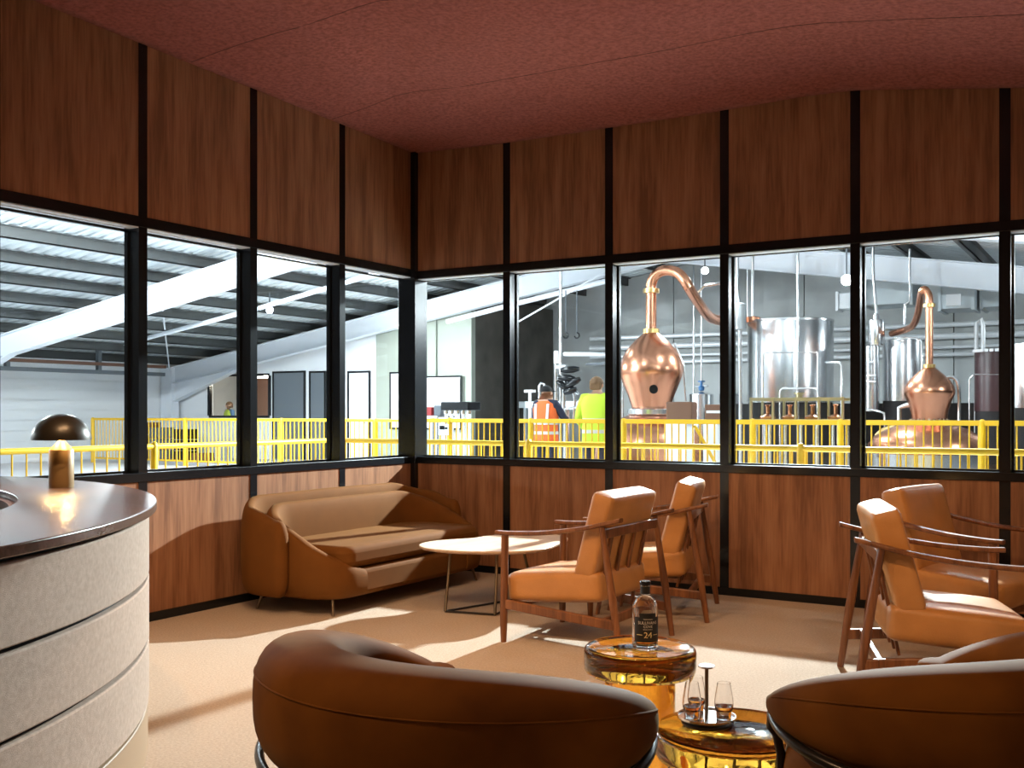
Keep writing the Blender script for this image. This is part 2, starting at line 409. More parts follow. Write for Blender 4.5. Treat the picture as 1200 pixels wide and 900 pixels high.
for i, (u0, u1, m) in enumerate(((322, 357, M_DOOR), (365, 381, M_DOOR), (410, 433, M_WHITE))):
    x0, x1 = px_x(u0), px_x(u1); zt = z_at((u0+u1)/2, 437, YP)
    d = sroot('door_%d' % (i+1), (0, YP, 0))
    for (a, b, c, e) in ((x0-.05, x0, 0, zt+.05), (x1, x1+.05, 0, zt+.05), (x0, x1, zt, zt+.05)): MB().box(a, b, -.05, 0, c, e).build('door_frame', M_BLACK, d)
    MB().box(x0, x1, -.03, 0, 0, zt).build('door_leaf', m, d); MB().box(x1-.14, x1-.06, -.09, -.03, 1.0, 1.03).build('door_handle', M_CHROME, d)
# framed white boards on the grey green wall
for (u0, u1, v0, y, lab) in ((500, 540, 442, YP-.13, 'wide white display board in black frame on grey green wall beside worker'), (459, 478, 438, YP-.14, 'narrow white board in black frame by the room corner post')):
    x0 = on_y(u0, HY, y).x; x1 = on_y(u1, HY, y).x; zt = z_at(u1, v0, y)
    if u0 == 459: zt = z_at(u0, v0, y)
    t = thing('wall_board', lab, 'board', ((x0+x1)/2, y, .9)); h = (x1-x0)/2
    MB().box(-h, h, -.03, -.005, 0, zt-.9).build('board_panel', M_BOARDGLOW if u0 == 500 else M_WHITE, t)
    for (a, b, c, d) in ((-h-.04, -h, -.04, zt-.86), (h, h+.04, -.04, zt-.86), (-h, h, zt-.9, zt-.86), (-h, h, -.04, 0)): MB().box(a, b, -.045, 0, c, d).build('board_frame', M_BLACK, t)

# roof: sheets, purlins, portal rafters
roof = sroot('roof')
def sheet(x0, x1, y0, y1):
    mb = MB(); prof = []; y = y0
    while y < y1-.01:
        prof += [(y, 0), (y+.13, 0), (y+.16, .045), (y+.22, .045), (y+.25, 0)]; y += .25
    vs = []; fs = []
    for (yy, dz) in prof: vs += [(x0, yy, roof_h(x0)+.33+dz), (x1, yy, roof_h(x1)+.33+dz)]
    for i in range(len(prof)-1): fs.append((2*i, 2*i+1, 2*i+3, 2*i+2))
    mb.add(vs, fs); return mb.build('roof_sheet', M_SHEET, roof)
sheet(XL, RIDX, -12, YE); sheet(RIDX, .0, -12, YE); sheet(.0, XR, .2, YE)
def purlin(x, y0, y1):
    h = roof_h(x); mb = MB()
    mb.box(x-.01, x+.01, y0, y1, h+.12, h+.325); mb.box(x-.01, x+.08, y0, y1, h+.308, h+.325); mb.box(x-.08, x+.01, y0, y1, h+.12, h+.138)
    mb.build('purlin', M_PURLIN, roof)
x = XL+.5
while x < RIDX-.2: purlin(x, -12, YE); x += 1.25
purlin(RIDX, -12, YE)
x = RIDX+1.25
while x < XR-.3: purlin(x, -12 if x < -.3 else .25, YE-2.2 if x < 3 else YE); x += 1.25
def ibeam(name, p0, p1, d, w, root, m=M_WSTEEL):
    p0 = Vector(p0); p1 = Vector(p1)
    MB().bar(p0, p1, .03, d).build(name, m, root)
    dd = (p1-p0).normalized(); a = dd.cross(Vector((0, 1, 0))).normalized()
    if a.z < 0: a = -a
    for s in (-1, 1): MB().bar(p0+a*s*d/2, p1+a*s*d/2, w, .025).build('flange', m, root)
for yb, x1 in ((7., 6.), (14., 12.)):
    pf = struct(sroot('portal_frame', (0, yb, 0)))
    for (a, b) in ((XL+.25, RIDX), (RIDX, x1)):
        ibeam('rafter', (a, 0, roof_h(a)-.2), (b, 0, roof_h(b)-.2), .46, .24, pf)
    a_, b_ = XL+.3, XL+3.4; tri = [(a_, roof_h(a_)-.40), (b_, roof_h(b_)-.42), (a_, roof_h(a_)-1.0)]
    MB().ring([[(x, -.02, z) for x, z in tri], [(x, .02, z) for x, z in tri]]).build('haunch', M_WSTEEL, pf)
    MB().bar((tri[2][0], 0, tri[2][1]), (tri[1][0], 0, tri[1][1]), .22, .03).build('haunch_flange', M_WSTEEL, pf)
    MB().box(XL+.05, XL+.5, -.14, .14, -.02, roof_h(XL)+.1).build('column', M_WSTEEL, pf)
# roof bracing tubes
def brace(name, a, b, r, lab):
    o = MB().tube([a, b], r, 8).build(name, M_WSTEEL, world=True, smooth=True); return tag(o, lab, 'brace')
def at(u, v, y): return on_y(u, v, y)
brace('bracing_tube', at(-60, 320, 3.0), at(92, 250, 6.8), .05, 'white diagonal roof tube in front of the near rafter')
brace('bracing_tube', at(92, 418, 13.5), at(300, 362, 7.3), .05, 'thin white roof tube crossing between the two rafters')
brace('bracing_tube', at(304, 361, 7.3), at(470, 312, 7.3), .045, 'white roof tube running past the round floodlight')
brace('bracing_tube', at(524, 377, 13.6), at(600, 357, 13.6), .06, 'short white roof strut over the grey green wall')
brace('bracing_tube', at(604, 356, 13.6), at(720, 327, 13.6), .06, 'long white roof tube above the valve pipework')
brace('bracing_rod', at(-40, 350, 8), at(195, 332, 8), .018, 'thin white tie rod under the left purlins')
brace('bracing_rod', at(190, 358, 9), at(199, 436, 13.7), .018, 'thin steep white rod dropping to the eaves column')
brace('bracing_rod', at(606, 378, 13.2), at(720, 312, 13.2), .02, 'thin white rod rising across the concrete wall')

# floodlights, and unseen high bays added to brighten the hall
def floodlight(loc, aim, lab, r=.16):
    t = thing('floodlight', lab, 'light', loc, 0, 'hall floodlights')
    q = (Vector(aim)-Vector(loc)).to_track_quat('Z', 'Y').to_matrix().to_4x4()
    mb = MB().lathe([(0, -.14), (r*.5, -.14), (r*.7, -.05), (r, -.02), (r, .0), (r*.93, .0), (r*.93, -.012), (0, -.012)], 24)
    mb.v = [tuple(q @ Vector(p)) for p in mb.v]; mb.build('housing', M_DUCT, t, smooth=True)
    mb = MB().lathe([(0, -.010), (r*.9, -.010), (r*.9, -.004), (0, -.004)], 24); mb.v = [tuple(q @ Vector(p)) for p in mb.v]; mb.build('lens', M_LED, t)
    MB().tube([(0, 0, .04), (0, 0, max(.1, roof_h(loc[0])+.05-loc[2]))], .015, 6).build('stem', M_DOOR, t)
    return t
cool = (.86, .94, 1.)
floodlight(FLOOD, (2.4, -3, 0), 'round floodlight on roof stem aimed down into the lounge')
fl = (Vector((2.4, -3, 0))-FLOOD).normalized()
light('flood_spot', 'SPOT', FLOOD+fl*.02, FLOOD_W, (.82, .95, 1.), .07, (2.4, -3, 0), math.radians(96), .35)
for (u, v, y, lab) in ((316, 363, 9.6, 'round floodlight hanging between the two white rafters'), (826, 317, 11.9, 'round floodlight above the swan neck of the large still'), (992, 328, 11.3, 'round floodlight over the steel tank beside the window mullion')):
    p = at(u, v, y); aim = p+Vector((0.25*(CAM.x-p.x), .25*(CAM.y-p.y), -1.2)); floodlight(p, aim, lab, .075 if u != 992 else .10)
    light('floodlight_emitter', 'SPOT', p+(aim-p).normalized()*.03, {316: 5000, 826: 750, 992: 650}[u], cool, .06, p+Vector((.1*(CAM.x-p.x), -1.2, -2.2)) if u != 316 else p+Vector((.3, .8, -2)), math.radians(165), .5)
i = 0
BAY = [(-6, 6, 280), (-7, 3, 700), (-8.3, .5, 1500), (-13, -1.5, 2000), (-5.5, 9.5, 90), (-6.5, 12, 35), (-2.5, 4.5, 200), (.5, 8.5, 150), (3.5, 5, 200), (6.5, 9, 260), (5.5, 14.8, 220), (-12, -7, 700)]
hb = None
for (x, y, pw_) in BAY:
    z = roof_h(x)-.12
    if hb is None:
        hb = thing('added_high_bay', 'added round high bay lamp, out of view, brightening the hall', 'light', (x, y, z), 0, 'added high bay lamps')
        MB().lathe([(0, .22), (.07, .22), (.08, .08), (.24, .0), (.23, -.01), (0, .03)], 20).build('housing', M_DUCT, hb, smooth=True)
        MB().tube([(0, 0, .2), (0, 0, .3)], .02, 6).build('stem', M_DOOR, hb)
        MB().lathe([(0, .0), (.2, .0), (.2, .005), (0, .005)], 20).build('lens', M_LED, hb)
    else:
        c = copy_tree(hb); c.location = (x, y, z)
    light('added_bay_emitter', 'POINT', (x, y, z-.12), BAY_W*pw_, cool, .09)

# yellow railings
def railing(name, lab, a, b, h, spacing, posts, top_r, square=False, pick_r=.008, zbot=.12, post_r=.03):
    a = Vector(a); b = Vector(b); d = b-a; n = d.length; d.normalize()
    t = thing(name, lab, 'railing', a)
    if square: MB().bar((0, 0, h), (d*n)+Vector((0, 0, h)), .06, .06).build('top_rail', M_YELLOW, t, bevel=.006)
    else: MB().tube([(0, 0, h), (d*n)+Vector((0, 0, h))], top_r, 12).build('top_rail', M_YELLOW, t, smooth=True)
    MB().bar((0, 0, zbot), (d*n)+Vector((0, 0, zbot)), .03, .04).build('bottom_rail', M_YELLOW, t)
    pk = None; k = spacing*.5
    while k < n:
        if pk is None:
            pk = MB().tube([(0, 0, zbot), (0, 0, h)], pick_r, 6).build('picket', M_YELLOW, t); pk.location = d*k
        else: inst(pk, t, d*k)
        k += spacing
    ps = None
    for p in posts:
        if ps is None:
            ps = MB().lathe([(0, -.02), (post_r, -.02), (post_r, h+.005), (post_r*.8, h+.03), (post_r*.4, h+.042), (0, h+.045)], 14).build('post', M_YELLOW, t, smooth=True); ps.location = d*p
        else: inst(ps, t, d*p)
    return t
ZR = 1.0
railing('handrail_fence', 'round topped yellow railing outside the wide window wall', (-1.93, 1.2, 0), (7.5, 1.2, 0), ZR, .118, [.05, 2.35, 4.85, 7.3, 9.3], .024, post_r=.032)
railing('handrail_fence', 'round topped yellow railing outside the wall behind the velvet sofa', (-1.9, -8, 0), (-1.9, 1.1, 0), ZR, .118, [.6, 2.6, 4.67, 6.9], .024, post_r=.032)
ZF = 1.165; YF = 5.8
fx = lambda u: on_y(u, HY, YF).x
x0 = fx(470)
railing('guard_fence', 'square topped yellow guard rail in front of the copper stills', (x0, YF, 0), (6.6, YF, 0), ZF, .098, [fx(u)-x0 for u in (527, 622, 731, 882, 985, 1151)], .03, True, .010, .16, .04)
YG = 10.6
gx = lambda u: on_y(u, HY, YG).x
x0 = gx(108)
railing('guard_fence', 'far yellow guard rail before the white office wall', (x0, YG, 0), (gx(468), YG, 0), z_at(108, 491, YG), .125, [.03]+[gx(u)-x0 for u in (217, 330, 440)], .03, True, .012, .1, .05)
# sign on the guard rail
p0 = on_y(514, 497, YF-.06); p1 = on_y(526, 510, YF-.06)
sg = thing('warning_sign', 'small white notice with black symbol hung on yellow guard rail', 'sign', ((p0.x+p1.x)/2, YF-.06, p1.z)); hw = (p1.x-p0.x)/2; hh = p0.z-p1.z
MB().box(-hw, hw, -.006, 0, 0, hh).build('sign_plate', M_WHITE, sg)
MB().box(-hw*.75, hw*.2, -.009, -.006, hh*.5, hh*.85).build('symbol', M_BLACK, sg); MB().box(hw*.25, hw*.8, -.009, -.006, hh*.55, hh*.72).build('symbol', M_BLACK, sg)

# ------------------------------------------------------------------ stills
def px_lathe(u, y, prof, seg=40):
    s = depth_y(u, y)/F; c = on_y(u, HY, y)
    return MB().lathe([(r*s, CAM.z+(HY-v)*s) for r, v in prof], seg, (c.x, c.y, 0))
def px_tube(pts, y, rpx, seg=14, ys=None):
    out = [on_y(u, v, (ys[i] if ys else y)) for i, (u, v) in enumerate(pts)]
    s = depth_y(pts[0][0], y)/F; return MB().tube(out, rpx*s, seg)
def smooth_path(pts, n=5):
    out = []
    for i in range(len(pts)-1):
        p0 = pts[max(i-1, 0)]; p1 = pts[i]; p2 = pts[i+1]; p3 = pts[min(i+2, len(pts)-1)]
        for k in range(n):
            t = k/n
            out.append(tuple(.5*((2*b)+(-a+c)*t+(2*a-5*b+4*c-d)*t*t+(-a+3*b-3*c+d)*t**3) for a, b, c, d in zip(p0, p1, p2, p3)))
    out.append(pts[-1]); return out
def bolts(mb, u, v, y, rpx, n, bp=1.6):
    s = depth_y(u, y)/F; c = on_y(u, HY, y); z = CAM.z+(HY-v)*s
    for k in range(n):
        a = 2*PI*k/n; mb.lathe([(0, -bp*s*2.2), (bp*s, -bp*s*2.2), (bp*s, bp*s*2.2), (0, bp*s*2.2)], 6, (c.x+rpx*s*math.cos(a), c.y+rpx*s*math.sin(a), z))
    return mb
Y1 = 10.0; c1 = on_y(763, HY, Y1)
s1 = thing('pot_still', 'large copper pot still with onion head and long swan neck beside the workers', 'still', (c1.x, c1.y, 0))
floor_v = HY+CAM.z/(depth_y(763, Y1)/F)
px_lathe(763, Y1, [(0, floor_v), (66, floor_v), (68, 545), (67, 520), (60, 505), (45, 494), (28, 487), (24, 485), (0, 485)]).build('pot', M_COPPER, s1, smooth=True, world=True)
px_lathe(763, Y1, [(0, 481), (22, 481), (23, 476), (27, 464), (32, 452), (36.2, 441), (37, 435), (36, 427), (33, 418), (28, 409), (20, 400), (12, 393), (7, 389), (6, 387), (0, 387)]).build('onion_head', M_COPPER, s1, smooth=True, world=True)
fl_ = px_lathe(763, Y1, [(0, 486), (27, 486), (28, 485), (28, 480), (27, 479), (0, 479)]).build('flange', M_STEEL, s1, smooth=True, world=True)
bolts(MB(), 763, 482.5, Y1, 26, 28).build('bolt_ring', M_STEEL, s1, world=True)
sw = smooth_path([(763, 388), (763, 365), (763, 345), (763, 334), (767, 324), (775, 318), (785, 317), (794, 320), (802, 328), (812, 345), (822, 360), (830, 370), (840, 375), (856, 376), (871, 375)])
px_tube(sw, Y1, 6.3, 18, ys=[Y1+3.0*max(0, (i-42)/28.) for i in range(len(sw))]).build('swan_neck', M_COPPER, s1, smooth=True, world=True)
for v in (388, 341): px_lathe(763, Y1, [(0, v+2.5), (9.5, v+2.5), (9.5, v-2.5), (0, v-2.5)], 20).build('neck_flange', M_BRASS, s1, smooth=True, world=True)
mb = px_lathe(763, Y1, [(0, 3), (5.2, 3), (5.2, -3), (0, -3)], 18)
pm = on_y(766, 457, Y1); s = depth_y(763, Y1)/F
mb = MB(); q = (CAM-pm).normalized(); mb.tube([pm+Vector((q.x, q.y, 0)).normalized()*.40, pm+Vector((q.x, q.y, 0)).normalized()*.47], 5*s, 18); mb.build('sight_glass', M_BLACK, s1, smooth=True, world=True)
px_tube([(790, 402), (801, 428), (804, 470)], Y1, 1.3, 8).build('side_pipe', M_PIPE, s1, world=True)
px_tube([(818, 342), (826, 335), (845, 332)], Y1+1.2, 1.8, 8).build('vent_pipe', M_PIPE, s1, world=True)

Y2 = 11.0; c2 = on_y(1089, HY, Y2)
s2 = thing('pot_still', 'smaller copper pot still with steel lower body by the maroon vat', 'still', (c2.x, c2.y, 0))
floor_v2 = HY+CAM.z/(depth_y(1089, Y2)/F)
px_lathe(1086, Y2, [(0, 531), (66, 531), (66, 528), (65, 520), (58, 511), (45, 503), (30, 497), (21, 494), (0, 494)]).build('pot', M_COPPER, s2, smooth=True, world=True)
px_lathe(1086, Y2, [(0, floor_v2), (65, floor_v2), (65, 535), (67, 535), (67, 531), (0, 531)]).build('steel_body', M_STEEL, s2, smooth=True, world=True)
px_lathe(1089, Y2, [(0, 492), (19.5, 492), (21, 482), (24.5, 470), (28, 462), (28.3, 458), (27, 453), (23, 446), (16, 439), (9, 433), (5.5, 430), (0, 430)]).build('onion_head', M_COPPER, s2, smooth=True, world=True)
bolts(MB(), 1089, 493.5, Y2, 21, 22, 1.2).build('bolt_ring', M_STEEL, s2, world=True)
sw = smooth_path([(1089, 431), (1089, 400), (1089, 362), (1089, 350), (1087, 343), (1083, 339), (1080, 343), (1078, 355), (1075, 370), (1070, 381), (1062, 386), (1045, 391)])
px_tube(sw, Y2, 4.3, 16, ys=[Y2+2.0*max(0, (i-28)/27.) for i in range(len(sw))]).build('swan_neck', M_COPPER, s2, smooth=True, world=True)
for v in (429, 358): px_lathe(1089, Y2, [(0, v+2), (7, v+2), (7, v-2), (0, v-2)], 18).build('neck_flange', M_BRASS, s2, smooth=True, world=True)
px_tube(smooth_path([(1106, 443), (1116, 442), (1122, 448), (1124, 462), (1124, 494)]), Y2, 2, 8).build('overflow_pipe', M_PIPE, s2, world=True)
px_tube(smooth_path([(1028, 512), (1036, 505), (1050, 502), (1056, 506)]), Y2, 4, 8).build('manway', M_BRASS, s2, world=True)
px_tube([(1054, 494), (1054, 478), (1062, 475), (1074, 475)], Y2, 3, 8).build('drain_pipe', M_PIPE, s2, world=True)

# ------------------------------------------------------------------ tanks
def tank(u, y, r, vt, vb, lab, m=M_STEEL, base=True, cat='tank', name='steel_tank', rim=True):
    c = on_y(u, HY, y); t = thing(name, lab, cat, (c.x, c.y, 0)); fv = HY+CAM.z/(depth_y(u, y)/F)
    px_lathe(u, y, [(0, vb), (r, vb), (r, vt+2), (r*.99, vt), (r*.5, vt-2), (0, vt-3)], 48).build('shell', m, t, smooth=True, world=True)
    if rim:
        for v in (vt+1.5, vb-2): px_lathe(u, y, [(r*.9, v+1), (r*1.015, v+1), (r*1.015, v-1), (r*.9, v-1)], 48).build('hoop', m, t, smooth=True, world=True)
    if base: px_lathe(u, y, [(0, fv), (r*.97, fv), (r*.97, vb), (0, vb)], 40).build('skirt', M_CORE, t, smooth=True, world=True)
    return t
T1 = tank(926, 13., 49, 376, 472, 'wide polished steel condenser tank behind the brass spirit safe')
px_lathe(882, 12.6, [(0, 378), (9, 378), (9, 372), (0, 370)], 20).build('copper_inlet', M_COPPER, T1, smooth=True, world=True)
T2 = tank(1057, 13.3, 22, 399, 470, 'medium polished steel tank left of the smaller still')
tank(1179, 13.0, 0.1, 400, 480, 'x') if False else None
T3 = tank(1168, 13.2, 24, 412, 482, 'dark maroon wooden vat with pale studs behind smaller still', M_MAROON, True, 'vat', 'wooden_vat', False)
sc = depth_y(1168, 13.2)/F; cc = on_y(1168, HY, 13.2); zz = CAM.z+(HY-413)*sc
for k in range(26):
    a = 2*PI*k/26; MB().box(-.03, .03, -.03, .03, 0, .05).build('stud', M_WHITE, T3).location = (24*sc*math.cos(a), 24*sc*math.sin(a), zz)
T4 = tank(1214, 12.4, 30, 403, 478, 'white topped steel tank at the end beside the maroon vat')
T5 = tank(1021, 12.8, 9, 406, 482, 'slim steel column with ladder rungs beside the medium tank', base=False, cat='column', name='steel_column')
for v in (424, 440, 447): px_tube([(1012, v), (1026, v)], 12.5, .8, 6).build('rung', M_PIPE, T5, world=True)
px_lathe(1027, 12.8, [(0, 405), (9, 405), (9.5, 403), (9.5, 378), (9, 375), (4, 374), (3, 368), (0, 368)], 24).build('head_pot', M_STEEL, T5, smooth=True, world=True)
T6 = tank(867, 12.2, 7.5, 357, 386, 'small grey canister on pipe stand between mullion and wide tank', M_DUCT, False, 'canister', 'condenser_pot', False)
px_tube([(867, 386), (868, 470), (868, 560)], 12.2, 2.5, 10).build('stand_pipe', M_PIPE, T6, world=True)
px_tube([(866, 357), (864, 340), (864, 300)], 12.2, 2., 10).build('vent_pipe', M_PIPE, T6, world=True)
for u in (826, 861): tank(u-4, 15.0, 14, 462, HY+CAM.z/(depth_y(u-4, 15.)/F), 'low domed steel vessel behind the brown control box' if u == 826 else 'low domed steel vessel half hidden by the mullion', M_STEEL, False, name='low_vessel')

# plinth wall behind the guard rail (dark)
o = MB().box(on_y(846, HY, 13.9).x, on_y(1200, HY, 13.9).x+2, 13.98, 14.1, -.02, z_at(930, 473, 13.9)).build('tank_plinth', M_CORE, world=True); tag(o, 'low black plinth wall beneath the row of steel tanks', 'plinth')

# ------------------------------------------------------------------ pipes
def pipe(pts, y, rpx, lab, m=M_PIPE, up=False, down=0, name='process_pipe'):
    """up: first point carried on to the purlins; down 1 / 2: last / both ends carried down to the floor"""
    P = [on_y(u, v, y) for u, v in pts]
    if up: P = [Vector((P[0].x, P[0].y, roof_h(P[0].x)+.07))]+P
    if down: P = P+[Vector((P[-1].x, P[-1].y, -.02))]
    if down == 2: P = [Vector((P[0].x, P[0].y, -.02))]+P
    o = MB().tube(P, rpx*depth_y(pts[0][0], y)/F, 10).build(name, m, world=True, smooth=True); return tag(o, lab, 'pipe')
for (v, r, lab) in ((395, 2.6, 'topmost lagged pipe along the concrete end wall'), (406.5, 3.2, 'thick lagged pipe second down on the concrete end wall'), (417.5, 1.6, 'thin pipe third down on the concrete end wall'), (425, 2., 'lowest lagged pipe along the concrete end wall')):
    z = z_at(750, v, YE-.25); rr = r*depth_y(750, YE)/F
    tag(MB().tube([(-7.5, YE-.25, z), (9, YE-.25, z)], rr, 10).build('wall_pipe', M_PIPEW, world=True, smooth=True), lab, 'pipe')
pipe([(657, 328), (657, 460)], 11, 1.7, 'tall vertical steel pipe rising from the valve cluster', up=True, down=1)
pipe([(882, 302), (882, 372)], 13.0, 1.8, 'vertical pipe rising from the copper inlet of wide tank', up=True)
pipe([(876, 312), (876, 372)], 14.5, 1., 'thin vertical pipe behind the copper inlet', up=True)
pipe([(935, 305), (935, 456)], 11.8, 1.5, 'long vertical pipe in front of the wide tank', up=True, down=1)
pipe([(958, 413), (897, 413), (894, 416), (894, 470)], 11.2, 1.1, 'square bent pipe rising high over the spirit safe', down=2)
pipe([(914, 470), (914, 458), (917, 455), (955, 455), (958, 458), (958, 470)], 10.9, 1.2, 'low hoop of pipe just above the spirit safe', down=2)
pipe([(968, 425), (983, 425), (986, 428), (986, 470)], 11.2, 1.3, 'hooked pipe at the right end of the spirit safe', down=1)
pipe([(1023, 318), (1025, 340), (1027, 367)], 12.8, 1.8, 'pipe rising from the slim steel column', up=True)
pipe([(1066, 325), (1066, 353), (1060, 357), (1060, 380)], 12.8, 1.5, 'thin bent pipe beside the copper swan neck', up=True)
pipe([(1144, 482), (1144, 378), (1150, 374), (1152, 382), (1152, 408)], 13.75, 2.4, 'white arched vent pipe beside the maroon vat', M_PIPEW, down=2)
pipe([(1172, 439), (1141, 439), (1136, 444), (1136, 494)], 12.1, .9, 'thin bent pipe in front of the maroon vat', down=2)
pipe([(1048, 396), (1076, 396), (1080, 400), (1080, 440)], 12.6, 1.2, 'bent steel pipe over the medium tank', down=1)
pipe([(1012, 478), (1030, 482), (1036, 484), (1037, 496)], 12.3, 1.4, 'low bent pipe at the foot of the slim column', down=2)
pipe([(813, 360), (813, 412)], 15.8, 1., 'thin vertical drop pipe behind the large still', up=True, down=1)
pipe([(822, 408), (822, 447.5)], 15, 1., 'thin vertical pipe above the blue valve', up=True)
pipe([(730, 440), (730, 466), (728, 470)], 12, 1., 'thin pipe at the left side of the large still', down=2)
pipe([(638, 450), (634, 449), (632, 452), (632, 470)], 10.5, 1.4, 'small goose neck pipe behind the worker in orange', down=2)
# blue valve
p = at(822, 452.3, 15.0); t = thing('blue_valve', 'blue handled valve on the low domed vessel', 'valve', p); MB().lathe([(0, -.12), (.06, -.1), (.07, -.02), (.03, .02), (.03, .08), (.08, .09), (.08, .115), (0, .115)], 14).build('valve_body', M_BLUE, t, smooth=True); MB().tube([(-.15, 0, .0), (.15, 0, 0)], .03, 8).build('stem', M_PIPE, t)
# valve cluster of the workers
p = at(664, 470, 10.8); vc = thing('valve_manifold', 'cluster of steel pipes and black actuators beside the workers', 'manifold', (p.x, p.y, 0))
s = depth_y(664, 10.8)/F
random.seed(3)
for (u, v, L, ang) in ((668, 433, 22, .05), (664, 443, 20, -.1), (672, 448, 18, .5), (660, 452, 18, -.6), (668, 458, 16, .3)):
    q = at(u, v, 10.7); d = Vector((math.cos(ang), .2, math.sin(ang)))*L*s*.5
    MB().tube([q-d, q-d*.4, q+d*.4, q+d], lambda k: (4.2 if .2 < k < .8 else 2.4)*s, 10).build('actuator', M_BLACK, vc, smooth=True, world=True)
for (pts, r) in (([(661, 415), (722, 415)], 2.6), ([(652, 412), (652, 470)], 2.2), ([(661, 455), (661, 490)], 2.), ([(671, 450), (674, 470), (672, 492)], 1.8), ([(645, 462), (650, 476), (660, 480), (684, 476)], 1.8), ([(655, 440), (678, 462)], 1.6), ([(676, 470), (690, 466)], 1.5), ([(652, 430), (664, 430)], 3.)):
    px_tube(pts, 10.8, r, 8).build('pipe_branch', M_PIPE, vc, smooth=True, world=True)
px_lathe(652, 10.8, [(0, 426), (3, 426), (3, 412), (2, 411), (0, 411)], 14).build('white_sleeve', M_WHITE, vc, world=True)
px_tube([(664, 480), (664, 565)], 10.8, 4, 10).build('stand', M_PIPE, vc, world=True)
# T stand
p = at(621, 490, 9.4); t = thing('tee_stand', 'slim white post with small flat top left of orange vest', 'stand', (p.x, p.y, 0)); zt = z_at(621, 460, 9.4)
MB().tube([(0, 0, 0), (0, 0, zt)], .03, 8).build('post', M_WHITE, t); MB().box(-.09, .09, -.06, .06, zt, zt+.05).build('cap', M_WHITE, t)
# lamp shade bar by yellow worker
o = px_tube([(687, 427), (712, 426)], 10, 1.4, 8).build('steel_bar', M_DOOR, world=True); tag(o, 'dark flat bar above the worker in yellow', 'bar')
# hoist hooks
for (u, lab) in ((663, 'black chain hoist hook left of its twin'), (676, 'black chain hoist hook right of its twin')):
    p = at(u, 390, 12.5); t = thing('hoist_hook', lab, 'hook', p)
    MB().tube([(0, 0, 0), (0, 0, .9)], .012, 6).build('chain', M_DOOR, t); MB().tube([(.06*math.cos(a), 0, -.06+.06*math.sin(a)) for a in [PI/2-.9*k for k in range(6)]], .018, 8).build('hook', M_BLACK, t)
# bottling filler: black head with white tubes
x0 = on_y(524, HY, 8.2).x; x1 = on_y(556, HY, 8.2).x; zt = z_at(540, 471, 8.2); zb = z_at(540, 481, 8.2)
t = thing('filler_rack', 'black topped rack of white vertical tubes behind the guard rail', 'machine', ((x0+x1)/2, 8.2, 0)); h = (x1-x0)/2
MB().box(-h, h, -.2, .2, zb, zt).build('head', M_BLACK, t, bevel=.01)
for k in range(5):
    xx = -h+.05+(2*h-.1)*k/4
    MB().tube([(xx, -.1, .35), (xx, -.1, zb)], .032, 10).build('filler_tube', M_WHITE, t, smooth=True); MB().lathe([(0, zb-.06), (.045, zb-.06), (.045, zb), (0, zb)], 10, (xx, -.1, 0)).build('collar', M_PIPE, t)
MB().box(-h, h, -.2, .2, .0, .35).build('base', M_STEEL, t)
for k, (u0, u1, v0, m, lab) in enumerate(((502, 509, 477, M_RED, 'small red box on bench beside white display board'), (512, 520, 475, M_DOOR, 'small dark grey box on bench beside white display board'))):
    x0 = on_y(u0, HY, 9).x; x1 = on_y(u1, HY, 9).x; zb = z_at(510, 487, 9); zt = z_at(u0, v0, 9)
    o = MB().box(x0, x1, 8.9, 9.1, zb, zt).build('parts_box', m, world=True, bevel=.01); tag(o, lab, 'box')
x0 = on_y(495, HY, 9).x; x1 = on_y(523, HY, 9).x; zb = z_at(510, 487, 9)
t = thing('work_bench', 'pale work bench carrying small boxes behind the guard rail', 'bench', ((x0+x1)/2, 9, 0)); h = (x1-x0)/2
MB().box(-h, h, -.3, .3, zb-.04, zb).build('bench_top', M_STEEL, t)
for sx in (-1, 1):
    for sy in (-1, 1): MB().box(sx*(h-.05)-.03, sx*(h-.05)+.03, sy*.25-.03, sy*.25+.03, -.02, zb-.04).build('leg', M_STEEL, t)
x0 = xe+.08; x1 = x0+1.1
t = thing('steel_bench', 'long grey steel bench in the dark recess by concrete wall', 'bench', ((x0+x1)/2, 16, 0)); h = (x1-x0)/2; zt = z_at(570, 471, 16)
MB().box(-h, h+1.6, -.3, .3, zt-.16, zt).build('bench_top', M_DUCT, t)
for sx in (-h+.05, 0, h+1.5): MB().box(sx-.04, sx+.04, -.25, .25, -.02, zt-.16).build('leg', M_DUCT, t)
# brown control boxes on white pedestals
for (u0, u1, v0, lab) in ((784, 814, 471, 'square dark brown control box on white pedestal beside the large still'), (829, 849, 474, 'brown control box with pale label next to window mullion')):
    y = 8.3; x0 = on_y(u0, HY, y).x; x1 = on_y(u1, HY, y).x; zt = z_at(u0, v0, y); zb = z_at(u0, 494, y)
    t = thing('control_box', lab, 'control box', ((x0+x1)/2, y, 0)); h = (x1-x0)/2
    MB().box(-h, h, -.12, .12, zb, zt).build('casing', M_BROWN, t, bevel=.01); MB().box(-h*.95, h*.75, -.2, .12, -.02, zb).build('pedestal', M_WHITE, t)
    if u0 == 829: MB().box(-h*.8, h*.8, -.125, -.12, zb+.13, zb+.17).build('label_strip', M_WHITE, t)
# yellow stair rail behind the guard rail
o = MB().tube([on_y(814, 499, 7.6), on_y(816, 502, 7.6), on_y(845, 555, 7.6), Vector((on_y(846, 555, 7.6).x, 7.6, -.02))], .025, 8).build('stair_rail', M_YELLOW, world=True); tag(o, 'sloping yellow stair rail beside the brown control boxes', 'rail')

